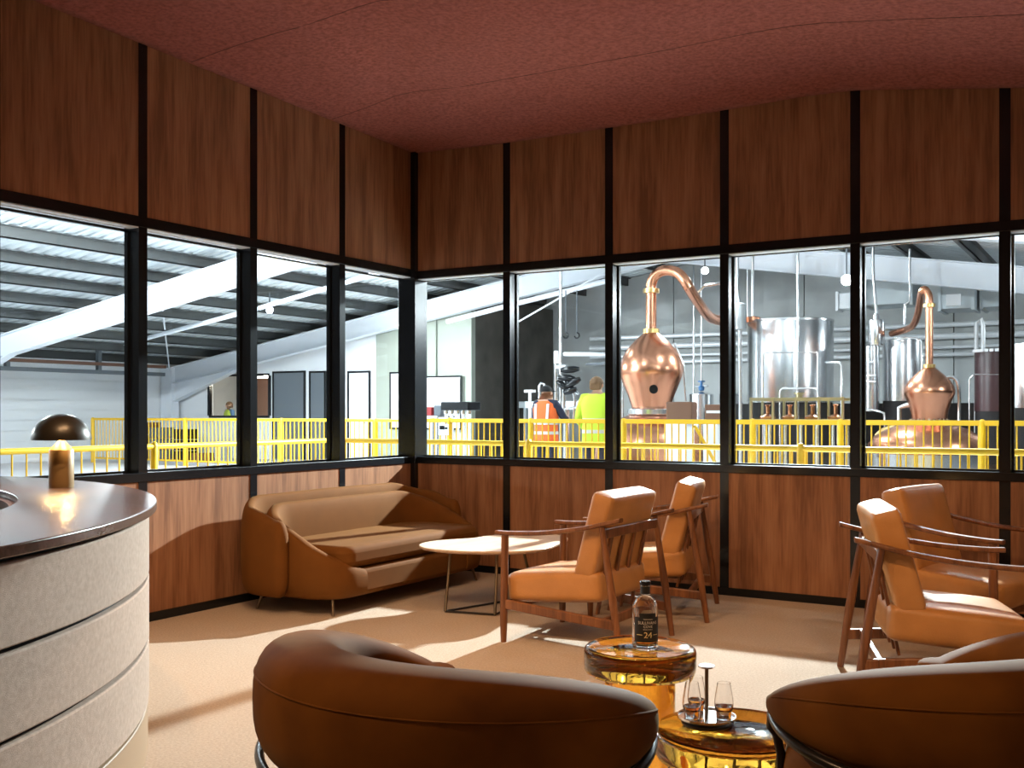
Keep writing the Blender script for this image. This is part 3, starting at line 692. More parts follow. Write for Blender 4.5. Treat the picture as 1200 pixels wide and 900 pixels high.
# spirit safe
y = 8.6; x0 = on_y(887, HY, y).x; x1 = on_y(993, HY, y).x; zt = z_at(940, 468, y); zb = z_at(940, 493, y)
t = thing('spirit_safe', 'long brass framed glass spirit safe in front of the wide steel tank', 'spirit safe', ((x0+x1)/2, y, 0)); h = (x1-x0)/2
for zz in (zb, zt):
    MB().box(-h, h, -.3, -.26, zz-.022, zz+.022).build('brass_rail', M_SAFE, t); MB().box(-h, h, .26, .3, zz-.022, zz+.022).build('brass_rail', M_SAFE, t)
for k in range(5):
    xx = -h+2*h*k/4
    MB().box(xx-.015, xx+.015, -.31, -.25, zb-.03, zt+.03).build('brass_post', M_SAFE, t); MB().box(xx-.015, xx+.015, .25, .31, zb-.03, zt+.03).build('brass_post', M_SAFE, t)
MB().box(-h, h, -.285, -.28, zb, zt).build('glass_front', M_PANE, t)
MB().box(-h, h, -.3, .3, zb-.06, zb-.02).build('tray', M_SAFE, t); MB().box(-h, h, -.26, .26, zt-.01, zt+.01).build('lid', M_PANE, t)
for k in range(4):
    xx = -h+2*h*(k+.5)/4
    MB().lathe([(0, zb-.02), (.1, zb-.02), (.12, zb+.06), (.03, zb+.1), (.03, zb+.22), (.05, zb+.24), (0, zb+.25)], 16, (xx, 0, 0)).build('bowl', M_COPPER, t, smooth=True)
MB().lathe([(0, zt), (.05, zt), (.05, zt+.07), (.08, zt+.08), (.08, zt+.1), (0, zt+.1)], 14, (0, -.1, 0)).build('fitting', M_SAFE, t, smooth=True)
for sx in (-1, 1):
    for sy in (-1, 1): MB().tube([(sx*(h-.06), sy*.24, -.02), (sx*(h-.06), sy*.24, zb-.05)], .035, 8).build('leg', M_PIPE, t)
for k in range(5):
    xx = -h*.7+1.4*h*k/4; MB().tube([(xx, 0, .05), (xx, 0, zb-.05)], .028, 8).build('down_pipe', M_PIPE, t)

# air ducts at the right
def duct(u0, u1, v0, v1, y, d, lab, name='air_duct', m=M_DUCT, panel=False):
    x0 = on_y(u0, HY, y).x; x1 = on_y(u1, HY, y).x; um = (u0+u1)/2; zt = z_at(um, v0, y); zb = z_at(um, v1, y)
    t = thing(name, lab, 'duct', ((x0+x1)/2, y, zb)); h = (x1-x0)/2
    MB().box(-h, h, 0, d, 0, zt-zb).build('casing', m, t, bevel=.015)
    for s_ in (-1, 1): MB().box(s_*h-.03, s_*h+.03, -.03, d+.03, -.03, zt-zb+.03).build('flange', m, t)
    if panel: MB().box(-h*.6, h*.3, -.03, 0, (zt-zb)*.12, (zt-zb)*.55).build('access_panel', M_WHITE, t, bevel=.01)
duct(1014, 1068, 322, 357, 15.2, .9, 'large grey air duct box left of the swan neck top')
duct(1101, 1140, 330, 362, 15.2, .9, 'grey air duct box with pale access panel', panel=True)
duct(1150, 1176, 334, 360, 15.6, .9, 'grey duct end box nearest the right mullion')
duct(981, 998, 343, 362, 15.4, .4, 'small pale ventilation box on the concrete wall', 'vent_box', M_PIPEW)
# stored goods behind the far guard rail at left
for k, (u0, u1, v0, v1, m, lab) in enumerate(((166, 180, 494, 520, M_BROWN, 'stack of brown cartons by the eaves column'), (182, 196, 500, 522, M_DOOR, 'dark grey carton stack next to brown cartons'), (212, 224, 502, 536, M_BLACK, 'black crate standing behind far yellow rail'), (232, 243, 530, 538, M_BROWN, 'low brown crate on the pale floor under office window'))):
    y = 12.4; x0 = on_y(u0, HY, y).x; x1 = on_y(u1, HY, y).x; zt = z_at(u0, v0, y)
    t = thing('storage_crate', lab, 'crate', ((x0+x1)/2, y, -.02)); h = (x1-x0)/2; n_ = 3 if zt > .4 else 1
    for j in range(n_): MB().box(-h*(1-.05*(j % 2)), h, -.25, .25, (zt+.02)*j/n_, (zt+.02)*(j+.94)/n_).build('box', m, t, bevel=.01)

# ------------------------------------------------------------------ people
def person(name, lab, loc, rz, vest, pose, height=1.78, hat=True, trousers=M_NAVY, jacket=M_NAVY):
    """stands facing +y (local)"""
    k = height/1.78
    J = {'pel': (0, 0, .96), 'sp': (0, -.01, 1.12), 'ch': (0, .0, 1.32), 'nk': (0, .0, 1.50), 'hd': (0, .03, 1.62), 'ht': (0, .02, 1.70)}
    for s, t in ((-1, 'l'), (1, 'r')):
        J['sh'+t] = (s*.19, 0, 1.43); J['el'+t] = (s*pose[t][0][0], pose[t][0][1], pose[t][0][2]); J['wr'+t] = (s*pose[t][1][0], pose[t][1][1], pose[t][1][2])
        w = Vector(J['wr'+t]); e = Vector(J['el'+t]); d = (w-e).normalized(); J['pa'+t] = tuple(w+d*.06)
        for q in range(4): J['f%d%s' % (q, t)] = tuple(w+d*(.075+.012*(q in (1, 2)))+Vector((0, 0, 1))*(.03-.02*q)); J['g%d%s' % (q, t)] = tuple(w+d*(.14+.02*(q in (1, 2)))+Vector((-s*.02, 0, .03-.022*q)))
        J['th'+t] = tuple(w+d*.05+Vector((-s*.045, 0, .035)))
        J['hp'+t] = (s*.10, 0, .90); J['kn'+t] = (s*.115, .02, .50); J['an'+t] = (s*.12, -.02, .09); J['to'+t] = (s*.13, .15, .045)
    Rr = {'pel': .15, 'sp': .14, 'ch': .16, 'nk': .06, 'hd': .088, 'ht': .075, 'sh': .085, 'el': .058, 'wr': .034, 'pa': .036, 'th': .012, 'hp': .105, 'kn': .07, 'an': .05, 'to': .042}
    E = [('pel', 'sp'), ('sp', 'ch'), ('ch', 'nk'), ('nk', 'hd'), ('hd', 'ht')]
    for t in 'lr':
        E += [('ch', 'sh'+t), ('sh'+t, 'el'+t), ('el'+t, 'wr'+t), ('wr'+t, 'pa'+t), ('wr'+t, 'th'+t), ('pel', 'hp'+t), ('hp'+t, 'kn'+t), ('kn'+t, 'an'+t), ('an'+t, 'to'+t)]
        for q in range(4): E += [('pa'+t, 'f%d%s' % (q, t)), ('f%d%s' % (q, t), 'g%d%s' % (q, t))]
    names = list(J); me = bpy.data.meshes.new(name); me.from_pydata([J[q] for q in names], [(names.index(a), names.index(b)) for a, b in E], [])
    o = bpy.data.objects.new(name, me); C.objects.link(o)
    md = o.modifiers.new('skin', 'SKIN'); md.use_smooth_shade = True
    for i, q in enumerate(names):
        b = q if q in Rr else q[:-1] if q[:-1] in Rr else None
        r = Rr[b] if b else .009
        d = me.skin_vertices[0].data[i]; d.radius = (r, r*(.72 if b in ('ch', 'sp', 'pel') else 1)); d.use_root = (q == 'pel')
    su = o.modifiers.new('sub', 'SUBSURF'); su.levels = 2; su.render_levels = 2
    dg = bpy.context.evaluated_depsgraph_get(); m2 = bpy.data.meshes.new_from_object(o.evaluated_get(dg)); o.modifiers.clear(); o.data = m2
    m2.materials.clear()
    for m in (jacket, trousers, M_SKIN, M_BLACK): m2.materials.append(m)
    wr = [Vector(J['wrl']), Vector(J['wrr'])]
    for p in m2.polygons:
        c = p.center; i = 0
        if c.z < .96: i = 1
        if c.z < .12: i = 3
        if c.z > 1.49 and abs(c.x) < .12: i = 2
        for t in 'lr':
            w = Vector(J['wr'+t]); e = Vector(J['el'+t])
            if (c-w).dot((w-e).normalized()) > -.01 and (c-w).length < .24: i = 2
        p.material_index = i; p.use_smooth = True
    o.location = loc; o.rotation_euler = (0, 0, rz); o.scale = (k, k, k)
    tag(o, lab, 'person')
    # face: nose, eyes, ears, mouth
    MB().rbox(.024, .03, .045, .01, 2, M=Matrix.Translation((0, .115, 1.605))).build('nose', M_SKIN, o, smooth=True)
    for s in (-1, 1):
        MB().rbox(.022, .012, .012, .005, 2, M=Matrix.Translation((s*.034, .103, 1.635))).build('eye', M_BLACK, o); MB().rbox(.016, .035, .055, .007, 2, M=Matrix.Translation((s*.085, .02, 1.615))).build('ear', M_SKIN, o, smooth=True)
    MB().rbox(.045, .012, .012, .005, 2, M=Matrix.Translation((0, .105, 1.565))).build('mouth', M_BROWN, o)
    # hair / cap
    rings = []
    for i in range(7):
        a = PI/2*i/6; rings.append([(.10*math.cos(a)*math.cos(q*PI/10), .018+.112*math.cos(a)*math.sin(q*PI/10)-.012, 1.64+.105*math.sin(a)) for q in range(20)])
    cap = MB().ring(rings); cap.build('cap' if hat else 'hair', M_CAP if hat else M_HAIR, o, smooth=True)
    if hat: MB().rbox(.15, .11, .02, .008, 3, M=Matrix.Translation((0, .13, 1.65))).build('cap_peak', M_CAP, o, smooth=True)
    else: MB().rbox(.17, .07, .14, .03, 3, M=Matrix.Translation((0, -.055, 1.62))).build('hair', M_HAIR, o, smooth=True)
    # vest
    def sec(z, a, b, y=0.): return [(a*math.copysign(abs(math.cos(q*PI/14))**.75, math.cos(q*PI/14)), y+b*math.copysign(abs(math.sin(q*PI/14))**.75, math.sin(q*PI/14)), z) for q in range(28)]
    vs_ = [sec(.82, .205, .155), sec(.95, .20, .15), sec(1.1, .195, .145), sec(1.25, .215, .15), sec(1.36, .225, .145), sec(1.44, .195, .115), sec(1.49, .11, .09)]
    if not hat and vest is M_NEON: pass
    ve = MB().ring(vs_).build('vest', vest, o, smooth=True)
    for z in (.94, 1.10): MB().ring([sec(z, .204, .153), sec(z+.05, .202, .151)]).build('tape', M_SILVER, ve, smooth=True)
    if vest is M_ORANGE:
        for s in (-1, 1): MB().bar((s*.11, -.152, 1.14), (s*.12, -.128, 1.44), .045, .012, (0, 1, 0)).build('tape', M_SILVER, ve)
    return o
pose_w = {'l': ((.26, .06, 1.16), (.16, .28, 1.12)), 'r': ((.30, .10, 1.18), (.2, .32, 1.2))}
pose_n = {'l': ((.27, -.02, 1.14), (.24, .18, 1.0)), 'r': ((.27, .02, 1.14), (.22, .22, 1.02))}
pw = on_y(640, HY, 7.7)
person('person', 'worker in orange hi-vis vest over navy jacket and black cap, back turned', (pw.x, 7.7, 0), math.radians(-4), M_ORANGE, pose_w, z_at(640, 449, 7.7))
pn = on_y(699, HY, 6.7)
person('person', 'worker in fluorescent yellow jacket with silver bands and brown hair', (pn.x, 6.7, 0), math.radians(10), M_NEON, pose_n, z_at(699, 438, 6.7), False, M_NAVY, M_NEON)
po = on_y(269, HY, 15.6)
person('person', 'person in yellow hi-vis vest behind the far office window', (po.x, 15.6, -.1), math.radians(160), M_NEON, pose_n, 1.75, False, M_NAVY, M_BLUE)

# ================================================================== FURNITURE
# ------------------------------------------------------------------ curved reception desk
DC = (.2687, -6.345)
A0, A1 = math.radians(96.2), math.radians(-18)
def arc_block(r0, r1, z0, z1, n=96):
    rings = []
    for i in range(n+1):
        a = A0+(A1-A0)*i/n; c, s = math.cos(a), math.sin(a)
        rings.append([(r0*c, r0*s, z0), (r1*c, r1*s, z0), (r1*c, r1*s, z1), (r0*c, r0*s, z1)])
    return MB().ring(rings)
desk = thing('reception_desk', 'curved reception desk with dark wood top and banded beige linen front', 'desk', (DC[0], DC[1], 0))
arc_block(2.13, 2.635, .917, .95).build('desk_top', M_DESKTOP, desk, smooth=True, bevel=.004)
arc_block(2.17, 2.575, .02, .917).build('carcass', M_CORE, desk, smooth=True)
for z0, z1 in ((.677, .900), (.439, .661), (.200, .423)): arc_block(2.575, 2.607, z0, z1).build('linen_band', M_FABRIC, desk, smooth=True, bevel=.006)
arc_block(2.50, 2.603, 0, .187).build('plinth', M_TAN, desk, smooth=True, bevel=.004)
arc_block(1.75, 2.17, .70, .73).build('inner_shelf', M_BROWN, desk, smooth=True)
arc_block(2.10, 2.17, .73, .917).build('inner_face', M_BROWN, desk, smooth=True)
# ------------------------------------------------------------------ mushroom lamp on the desk
lx, ly = 1.046, -4.089
lamp = thing('table_lamp', 'mushroom table lamp with dark dome and brass cylinder on reception desk', 'lamp', (lx, ly, .95))
MB().lathe([(0, 0), (.052, 0), (.053, .003), (.053, .168), (.050, .172), (.012, .213), (0, .214)], 40).build('lamp_body', M_LAMPBODY, lamp, smooth=True)
dome = [(.128*math.cos(a), .215+.118*math.sin(a)) for a in [PI/2*i/14 for i in range(15)]]
MB().lathe(dome+[(.124*math.cos(a), .215+.113*math.sin(a)) for a in [PI/2*i/14 for i in range(14, -1, -1)]], 48, close=True).build('lamp_shade', M_LAMPDOME, lamp, smooth=True)
MB().tube([(0, 0, .21), (0, 0, .33)], .006, 8).build('stem', M_BRASS, lamp)
MB().lathe([(0, .228), (.014, .232), (.02, .247), (.014, .262), (0, .266)], 16, (0, 0, 0)).build('bulb', M_BULB, lamp, smooth=True)
for k in range(3):
    a = 2*PI*k/3; light('table_lamp_light', 'POINT', (lx+.045*math.cos(a), ly+.045*math.sin(a), .95+.245), LAMP_W/3, (1., .62, .27), .012)

# ------------------------------------------------------------------ sweep of an upholstered wall
def sweep(path, prof, n=14, round_end=True):
    """path: (x, y) list; prof(t) -> (half thickness, z0, z1, offset); rounded section"""
    pts = [Vector((p[0], p[1], 0)) for p in path]; m = len(pts); ln = [0.]
    for a, b in zip(pts, pts[1:]): ln.append(ln[-1]+(b-a).length)
    rings = []
    def ring(p, nr, d, t, k, push):
        ht, z0, z1, off = prof(t); zc = (z0+z1)/2; hz = (z1-z0)/2
        return [p+nr*off+d*push+nr*(ht*k*math.copysign(abs(math.cos(q))**.72, math.cos(q)))+Vector((0, 0, zc+hz*(.35+.65*k)*math.copysign(abs(math.sin(q))**.72, math.sin(q)))) for q in [2*PI*j/(2*n) for j in range(2*n)]]
    for i, p in enumerate(pts):
        d = (pts[min(i+1, m-1)]-pts[max(i-1, 0)]).normalized(); nr = Vector((d.y, -d.x, 0)); t = ln[i]/ln[-1]
        if i == 0 and round_end:
            for a in (85, 65, 45, 22): r = math.radians(a); rings.append(ring(p, nr, -d, t, math.cos(r), prof(t)[0]*math.sin(r)))
        rings.append(ring(p, nr, d, t, 1., 0))
        if i == m-1 and round_end:
            for a in (22, 45, 65, 85): r = math.radians(a); rings.append(ring(p, nr, d, t, math.cos(r), prof(t)[0]*math.sin(r)))
    return MB().ring(rings)
def lerp_pts(t, pts):
    for (a, b), (c, d) in zip(pts, pts[1:]):
        if t <= c:
            k = (t-a)/(c-a); k = k*k*(3-2*k); return b+(d-b)*k
    return pts[-1][1]
# ------------------------------------------------------------------ velvet sofa by the left wall (local +x = front)
SY = -1.20
sofa = thing('velvet_sofa', 'curved rust brown velvet two seat sofa against the wood panelled wall', 'sofa', (.06, SY, 0))
L2, D = .98, .86
def u_path(l, xb, xf, r, n=10):
    """U open towards +x: from (xf,-l) back round to (xf,+l)"""
    out = []
    for i in range(8): out.append((xf+(xb+r-xf)*i/8, -l))
    for i in range(n+1):
        a = -PI/2-PI/2*i/n; out.append((xb+r+r*math.cos(a), -l+r+r*math.sin(a)))
    for i in range(1, 14): out.append((xb, (-l+r)+(2*(l-r))*i/14))
    for i in range(n+1):
        a = PI-PI/2*i/n; out.append((xb+r+r*math.cos(a), l-r+r*math.sin(a)))
    for i in range(1, 9): out.append((xb+r+(xf-xb-r)*i/8, l))
    return out
sweep(u_path(L2, .06, .50, .30), lambda t: (.058, .11, lerp_pts(min(t, 1-t), [(0, .60), (.10, .67), (.22, .73), (.5, .735)]), 0)).build('outer_shell', M_VELVET, sofa, smooth=True)
def u_path_front(l, xb, xf, r, rf, n=10):
    core = u_path(l, xb, xf-rf, r, n)
    pre = [(xf-rf+rf*math.sin(q), -l+rf-rf*math.cos(q)) for q in [PI/2*i/9 for i in range(9, 0, -1)]]
    return [(xf, -l+rf+.10)]+pre+core+[(x, -y) for x, y in reversed(pre)]+[(xf, l-rf-.10)]
def arm_top(t):
    s_ = 2*min(t, 1-t); return .282+.395*(1-(1-min(1, s_/.60))**1.55)**1.35
sweep(u_path_front(L2-.095, .175, .83, .30, .20), lambda t: (.064, .108, arm_top(t), 0), round_end=False).build('backrest', M_VELVET, sofa, smooth=True)
def d_shape(l, xb, xf, rf, rb, n=10):
    out = []
    for (cx, cy, r, a0) in ((xf-rf, -l+rf, rf, -PI/2), (xf-rf, l-rf, rf, 0), (xb+rb, l-rb, rb, PI/2), (xb+rb, -l+rb, rb, PI)):
        for i in range(n+1): a = a0+PI/2*i/n; out.append((cx+r*math.cos(a), cy+r*math.sin(a)))
    return out
MB().prism(d_shape(L2-.05, .10, D+.02, .24, .28), .105, .285).build('base', M_VELVET, sofa, smooth=True, bevel=.035, seg=4)
MB().prism(d_shape(L2-.19, .20, D+.025, .10, .26), .292, .435).build('seat_cushion', M_VELVET, sofa, smooth=True, bevel=.045, seg=4)
for (x, y) in ((.78, -.80), (.24, -.86), (.78, .80), (.24, .86)):
    MB().tube([(x, y, .115), (x+(.03 if x > .5 else -.03), y+(.03 if y > 0 else -.03), .0)], .011, 10, .008).build('leg', M_BRONZE, sofa, smooth=True)

# ------------------------------------------------------------------ pebble coffee table
ct = thing('coffee_table', 'pale pebble shaped coffee table on thin metal legs before the sofa', 'coffee table', (1.57, -1.15, 0))
out = []
for i in range(72):
    a = 2*PI*i/72; c = Vector((math.cos(a), math.sin(a)))
    r = .465+.095*math.cos(2*(a-math.radians(78)))+.055*math.cos(3*(a+math.radians(25)))
    out.append((c.x*r, c.y*r))
MB().ring([[(x*.97, y*.97, .398) for x, y in out], [(x, y, .408) for x, y in out], [(x, y, .420) for x, y in out]]).build('table_top', M_TABLETOP, ct, smooth=True, bevel=.003)
legs = [((1.40-1.57, -1.555+1.15), (-.20, -.30)), ((1.734-1.57, -1.486+1.15), (.12, -.24)), ((.05, .36), (.0, .27))]
for f_, t_ in legs: MB().tube([(f_[0], f_[1], .008), (t_[0], t_[1], .40)], .010, 10).build('leg', M_BRONZE, ct, smooth=True)
for a, b in ((0, 1), (1, 2), (2, 0)): MB().tube([(*legs[a][0], .010), (*legs[b][0], .010)], .007, 8).build('foot_bar', M_TUBE, ct, smooth=True)

# ------------------------------------------------------------------ leather armchairs (local +x = facing)
def make_armchair():
    t = thing('leather_armchair', 'x', 'armchair', group='tan leather armchairs')
    Wd = .33
    arm = smooth_path([(.41, .612), (.30, .613), (.10, .628), (-.12, .662), (-.28, .70), (-.37, .722)], 5)
    for s in (-1, 1):
        y = s*Wd
        MB().tube([(.365, y, 0), (.365, y, .12), (.355, y, .60)], lambda k: .0165+.005*min(1, k*2), 14).build('front_leg', M_CHAIRWOOD, t, smooth=True)
        MB().tube([(-.365, y, 0), (-.32, y, .30), (-.255, y, .69)], lambda k: .016+.0065*(1-abs(2*k-1)), 14).build('rear_leg', M_CHAIRWOOD, t, smooth=True)
        rings = []
        for i, (x, z) in enumerate(arm):
            w = .024+.006*math.sin(PI*i/(len(arm)-1)); h = .0125; yy = y-s*.006*math.sin(PI*i/(len(arm)-1))
            rings.append([(x, yy+w*math.copysign(abs(math.cos(q))**.6, math.cos(q)), z+h*math.copysign(abs(math.sin(q))**.6, math.sin(q))) for q in [2*PI*j/16 for j in range(16)]])
        MB().ring(rings).build('armrest', M_CHAIRWOOD, t, smooth=True)
        MB().bar((.36, y, .215), (-.335, y, .165), .026, .052).build('side_rail', M_CHAIRWOOD, t, bevel=.006)
    MB().bar((.33, -Wd, .205), (.33, Wd, .205), .026, .05).build('front_rail', M_CHAIRWOOD, t, bevel=.006)
    MB().bar((-.26, -Wd, .172), (-.26, Wd, .172), .026, .05).build('rear_rail', M_CHAIRWOOD, t, bevel=.006)
    MB().bar((-.262, -Wd, .645), (-.262, Wd, .645), .024, .055).build('back_rail', M_CHAIRWOOD, t, bevel=.006)
    for k in range(4):
        y = -.21+.14*k
        MB().bar((-.165, y, .19), (-.258, y, .645), .030, .014, (1, 0, 0)).build('back_slat', M_CHAIRWOOD, t, bevel=.003)
    Ms = Matrix.Translation((.075, 0, .325)) @ Matrix.Rotation(math.radians(5), 4, 'Y')
    MB().rbox(.60, .585, .165, .038, 5, .014, Ms).build('seat_cushion', M_LEATHER, t, smooth=True)
    Mb = Matrix.Translation((-.175, 0, .618)) @ Matrix.Rotation(math.radians(-15), 4, 'Y')
    MB().rbox(.135, .575, .48, .030, 5, .006, Mb).build('back_cushion', M_LEATHER, t, smooth=True)
    return t
ac = make_armchair()
spots = [(2.54, -1.766, 180-1.6, 'tan leather armchair with walnut frame nearest the tall amber side table'),
         (2.519, -.762, 180+14.7, 'tan leather armchair with its back to the wood wall, behind another at coffee table'),
         (4.38, -1.88, 19.3, 'tan leather armchair with walnut arms nearest the velvet tub chairs, facing away from coffee table'),
         (4.31, -.68, -15, 'tan leather armchair closest to window wall, facing away from coffee table')]
for i, (x, y, a, lab) in enumerate(spots):
    o = ac if i == 0 else copy_tree(ac)
    o.location = (x, y, 0); o.rotation_euler = (0, 0, math.radians(a)); o['label'] = lab

# ------------------------------------------------------------------ velvet tub chairs (local +x = facing)
def make_tub():
    t = thing('velvet_tub_chair', 'x', 'lounge chair', group='velvet tub chairs')
    path = []; R0 = .385
    for i in range(61):
        a = math.radians(180-128+ (256)*i/60); path.append((R0*math.cos(a)*1.02, R0*math.sin(a)*1.12))
    sm_ = lambda t_, p_: 1-(1-2*min(t_, 1-t_))**p_
    z1 = lambda t_: .545+.185*sm_(t_, 3.)
    z0 = lambda t_: .500-.070*sm_(t_, 2.)
    ht = lambda t_: .062+.060*sm_(t_, 3.)
    sweep(path, lambda t_: (ht(t_), z0(t_), z1(t_), 0), 16).build('back_shell', M_VELVETF, t, smooth=True)
    pp = []
    for i in range(3, 58):
        a = math.radians(180-128+256*i/60); nx, ny = math.cos(a), math.sin(a); tt = i/60; o_ = ht(tt)*.955
        pp.append((R0*nx*1.02+nx*o_, R0*ny*1.12+ny*o_, z1(tt)-(z1(tt)-z0(tt))*.27))
    MB().tube(pp, .0028, 6).build('piping', M_VELVETF, t, smooth=True)
    rings = []
    for z, k in ((.035, .80), (.05, .90), (.10, .975), (.20, 1.0), (.30, .995), (.40, .96), (.46, .89), (.485, .78)):
        rings.append([(-.02+.40*k*math.copysign(abs(math.cos(q))**.85, math.cos(q)), .455*k*math.copysign(abs(math.sin(q))**.85, math.sin(q)), z) for q in [2*PI*j/56 for j in range(56)]])
    MB().ring(rings).build('base', M_VELVETF, t, smooth=True)
    rings = []
    for z, k in ((.37, .93), (.40, .99), (.44, 1.0), (.47, .95), (.485, .8), (.49, .5)):
        rings.append([(.045+.345*k*math.cos(q), .345*k*math.sin(q), z) for q in [2*PI*j/48 for j in range(48)]])
    MB().ring(rings).build('seat_cushion', M_VELVETF, t, smooth=True)
    tp = []
    for i in range(61):
        a = math.radians(180-124+248*i/60); tt = i/60
        o_ = ht(tt)*.86; tp.append((R0*1.02*math.cos(a)+o_*math.cos(a), R0*1.12*math.sin(a)+o_*math.sin(a), z0(tt)+.004))
    e0 = Vector(tp[0]); e1 = Vector(tp[-1])
    pre = [(e0.x+.02, math.copysign(abs(e0.y)-.06, e0.y), 0), (e0.x+.02, math.copysign(abs(e0.y)-.06, e0.y), .38), (e0.x+.018, math.copysign(abs(e0.y)-.04, e0.y), .44), (e0.x+.015, math.copysign(abs(e0.y)-.015, e0.y), .462)]
    post = [(x, -y if (e0.y*e1.y < 0) else y, z) for x, y, z in reversed(pre)]
    MB().tube(pre+tp+post, .0125, 10).build('frame_tube', M_TUBE, t, smooth=True)
    MB().lathe([(0, 0), (.30, 0), (.30, .04), (0, .04)], 32).build('plinth', M_BLACK, t)
    return t
tub = make_tub()
def cam_pt(X, Z): return (CAM.x+RV.x*X+VV.x*Z, CAM.y+RV.y*X+VV.y*Z, 0)
deg = math.degrees(YAW)
tub.location = cam_pt(-.125, 2.68); tub.rotation_euler = (0, 0, math.radians(deg+50)); tub['label'] = 'rust velvet tub chair beside reception desk, its back turned to us'
tb2 = copy_tree(tub); tb2.location = cam_pt(1.15, 2.75); tb2.rotation_euler = (0, 0, math.radians(deg+125)); tb2['label'] = 'rust velvet tub chair beside the low amber table, facing reception desk'

# ------------------------------------------------------------------ amber glass tables
tx, ty = 3.69, -3.634
tt_ = thing('amber_side_table', 'tall amber glass side table with thick round top carrying the bottle', 'side table', (tx, ty, 0))
MB().lathe([(0, .352), (.178, .352), (.193, .357), (.1995, .368), (.201, .39), (.201, .430), (.198, .442), (.190, .449), (.182, .450), (0, .450)], 72).build('table_top', M_AMBER, tt_, smooth=True)
MB().lathe([(0, 0), (.122, 0), (.126, .006), (.126, .346), (.122, .351), (0, .351)], 56).build('column', M_AMBER, tt_, smooth=True)
qx, qy = 4.137, -3.921
tl = thing('amber_side_table', 'low wide amber glass side table carrying the tasting tray', 'side table', (qx, qy, 0))
MB().lathe([(0, .205), (.21, .205), (.24, .212), (.250, .228), (.252, .255), (.252, .28), (.246, .293), (.23, .30), (0, .30)], 80).build('table_top', M_AMBER, tl, smooth=True)
MB().lathe([(0, 0), (.166, 0), (.17, .006), (.17, .198), (.166, .204), (0, .204)], 56).build('column', M_AMBER, tl, smooth=True)

# ------------------------------------------------------------------ whisky bottle
bx, by = 3.722, -3.66
bt = thing('whisky_bottle', 'clear whisky bottle with black label reading 24 on tall amber table', 'bottle', (bx, by, .4505))
bt.rotation_euler = (0, 0, math.atan2(CAM.y-by, CAM.x-bx)+PI/2+.22)
RB = .0455
MB().lathe([(0, .0), (.040, .0), (RB, .006), (RB, .145), (.043, .160), (.034, .176), (.022, .187), (.0165, .193), (.0155, .205), (.0155, .222), (.013, .222), (.013, .206), (.014, .194), (.031, .172), (.0405, .157), (.0425, .143), (.0425, .020), (.036, .014), (0, .014)], 56).build('glass_body', M_GLASS, bt, smooth=True)
MB().lathe([(0, .0145), (.036, .0145), (.0420, .0205), (.0420, .085), (0, .085)], 48).build('whisky', M_WHISKY, bt, smooth=True)
MB().lathe([(0, .194), (.0172, .194), (.0172, .2215), (0, .2215)], 32).build('neck_wrap', M_LABEL, bt, smooth=True)
MB().lathe([(0, .222), (.0185, .222), (.0195, .224), (.0195, .238), (.0180, .240), (0, .240)], 32).build('stopper', M_BLACK, bt, smooth=True)
MB().lathe([(0, .2225), (.0200, .2225), (.0200, .2245), (0, .2245)], 32).build('stopper_ring', M_CHROME, bt, smooth=True)
def wrap_patch(w0, w1, z0, z1, r, n=24):
    rings = []
    for i in range(n+1):
        x = w0+(w1-w0)*i/n; a = -PI/2+x/RB
        rings.append([(rr*math.cos(a), rr*math.sin(a), z) for rr, z in ((r, z0), (r+.0005, z0), (r+.0005, z1), (r, z1))])
    return MB().ring(rings)
lb = wrap_patch(-.052, .052, .030, .118, RB+.0004).build('front_label', M_LABEL, bt, smooth=True)
wrap_patch(-.030, .030, .118, .132, RB+.0004).build('label_crest', M_LABEL, lb, smooth=True)
def label_text(txt, size, z, m, x=0.):
    c = bpy.data.curves.new('lettering', 'FONT'); c.body = txt; c.size = size; c.align_x = 'CENTER'; c.resolution_u = 3
    o = bpy.data.objects.new('lettering', c); C.objects.link(o)
    dg = bpy.context.evaluated_depsgraph_get(); me = bpy.data.meshes.new_from_object(o.evaluated_get(dg)); bpy.data.objects.remove(o)
    for v in me.vertices:
        a = -PI/2+(v.co.x+x)/RB; r = RB+.0013; zz = z+v.co.y; v.co = (r*math.cos(a), r*math.sin(a), zz)
    me.materials.clear(); me.materials.append(m)
    o = bpy.data.objects.new('lettering', me); C.objects.link(o); o.parent = lb
label_text('SULLIVANS', .0145, .094, M_INKW); label_text('COVE', .0125, .0815, M_INKW)
label_text('TASMANIAN', .006, .109, M_INKW); label_text('SINGLE MALT', .0055, .0735, M_INKW)
label_text('24', .030, .046, M_INK)
for s in (-1, 1): wrap_patch(s*.030-.010, s*.030+.010, .0555, .0570, RB+.0012).build('label_rule', M_INK, lb)
# ------------------------------------------------------------------ tasting tray and glasses
trx, try_ = 4.052, -3.929
tray = thing('tasting_tray', 'round metal tasting tray with upright disc topped handle on low amber table', 'tray', (trx, try_, .3005))
MB().lathe([(0, 0), (.075, 0), (.080, .004), (.080, .010), (.0, .010)], 48).build('tray_foot', M_TUBE, tray, smooth=True)
MB().lathe([(0, .020), (.088, .020), (.092, .023), (.092, .030), (.088, .030), (.086, .025), (0, .025)], 56).build('tray_plate', M_CHROME, tray, smooth=True)
MB().lathe([(0, .009), (.03, .009), (.03, .021), (0, .021)], 24).build('spacer', M_TUBE, tray)
MB().tube([(0, 0, .024), (0, 0, .182)], .006, 12).build('handle', M_BRONZE, tray, smooth=True)
MB().lathe([(0, .180), (.024, .180), (.026, .182), (.026, .186), (0, .187)], 32).build('handle_disc', M_CHROME, tray, smooth=True)
g0 = None
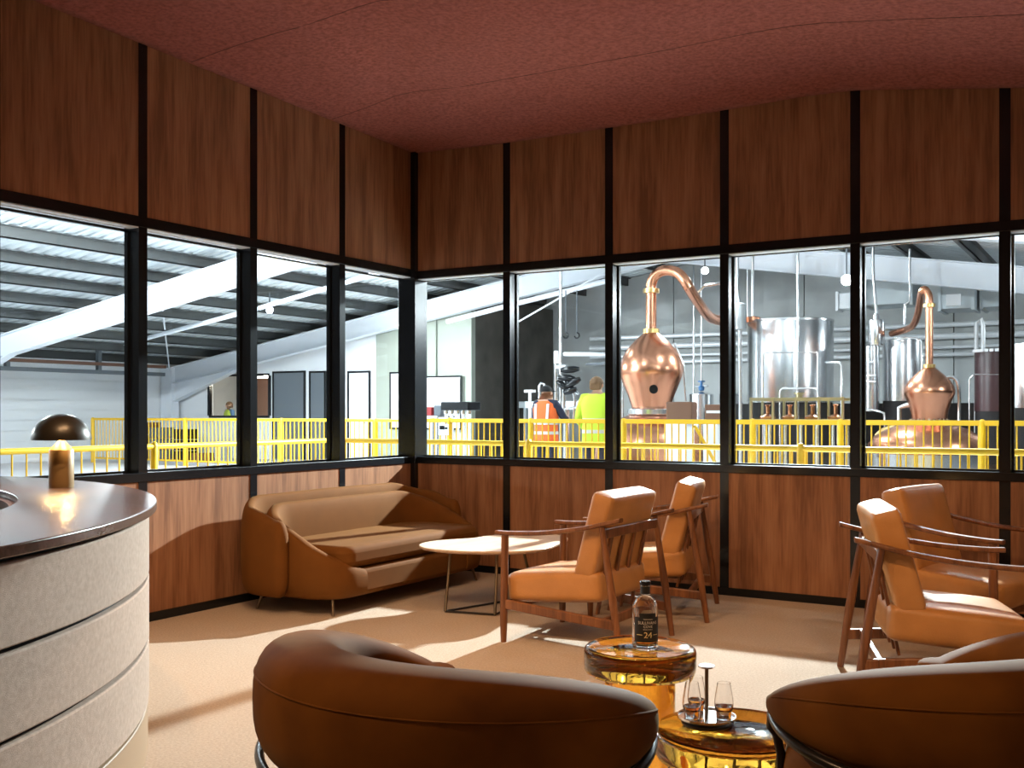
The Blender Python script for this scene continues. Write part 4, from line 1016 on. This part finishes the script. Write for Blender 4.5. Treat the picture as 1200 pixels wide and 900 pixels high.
for i, (a, lab) in enumerate(((-28, 'tulip whisky glass standing clear of the handle on tasting tray'), (115, 'tulip whisky glass on tasting tray, side nearest tall table'), (205, 'tulip whisky glass in front of tray handle, nearest tub chair'))):
    ra = math.radians(a)+YAW; gx_, gy_ = trx+.056*math.cos(ra), try_+.056*math.sin(ra)
    if g0 is None:
        g0 = thing('whisky_glass', lab, 'glass', (gx_, gy_, .3258), 0, 'tasting glasses')
        MB().lathe([(0, 0), (.022, 0), (.0235, .003), (.0245, .02), (.0285, .035), (.0300, .048), (.0285, .065), (.0235, .095), (.0205, .113), (.0192, .113), (.0222, .095), (.0272, .065), (.0287, .048), (.027, .036), (.021, .025), (0, .022)], 36).build('glass_bowl', M_GLASS, g0, smooth=True)
        MB().lathe([(0, .0225), (.0205, .0255), (.0262, .0355), (.0268, .040), (0, .040)], 32).build('whisky', M_WHISKY, g0, smooth=True)
    else:
        c = copy_tree(g0); c.location = (gx_, gy_, .3258); c['label'] = lab

# ------------------------------------------------------------------ warm ceiling downlights of the lounge
dl = None
DOWN = [(2.5, -4.4, 1.5, (2.1, -3.9, 0)), (2.4, -5.2, 1.2, (.9, -2.1, .3)), (4.0, -5.0, .9, (2.8, -2.2, .2)), (1.2, -3.2, .5, (.6, -2.2, 0)), (5.6, -4.8, .8, (4.5, -1.6, .3)), (1.9, -6.6, 1.7, (3.4, -4.9, .4)), (6.3, -6.6, .35, (5.0, -4.2, .3)), (2.4, -2.6, .5, (2.2, -.6, .2)), (5.2, -2.2, .4, (4.4, -.6, .2))]
for (x, y, k, aim) in DOWN:
    z = ceil_h(x, y)
    if dl is None:
        dl = thing('ceiling_downlight', 'small black ceiling spotlight fixed to the rust felt ceiling', 'light', (x, y, z-.10), 0, 'lounge ceiling spotlights')
        MB().lathe([(0, .11), (.045, .11), (.045, .0), (.038, .0), (.036, .03), (0, .03)], 24).build('can', M_BLACK, dl, smooth=True); MB().lathe([(0, .025), (.034, .025), (.034, .03), (0, .03)], 20).build('lens', M_LEDW, dl)
    else:
        c = copy_tree(dl); c.location = (x, y, z-.10)
    light('downlight_emitter', 'SPOT', (x, y, z-.105), DOWN_W*k, (1., .64, .35), .035, aim, math.radians(78), .9)
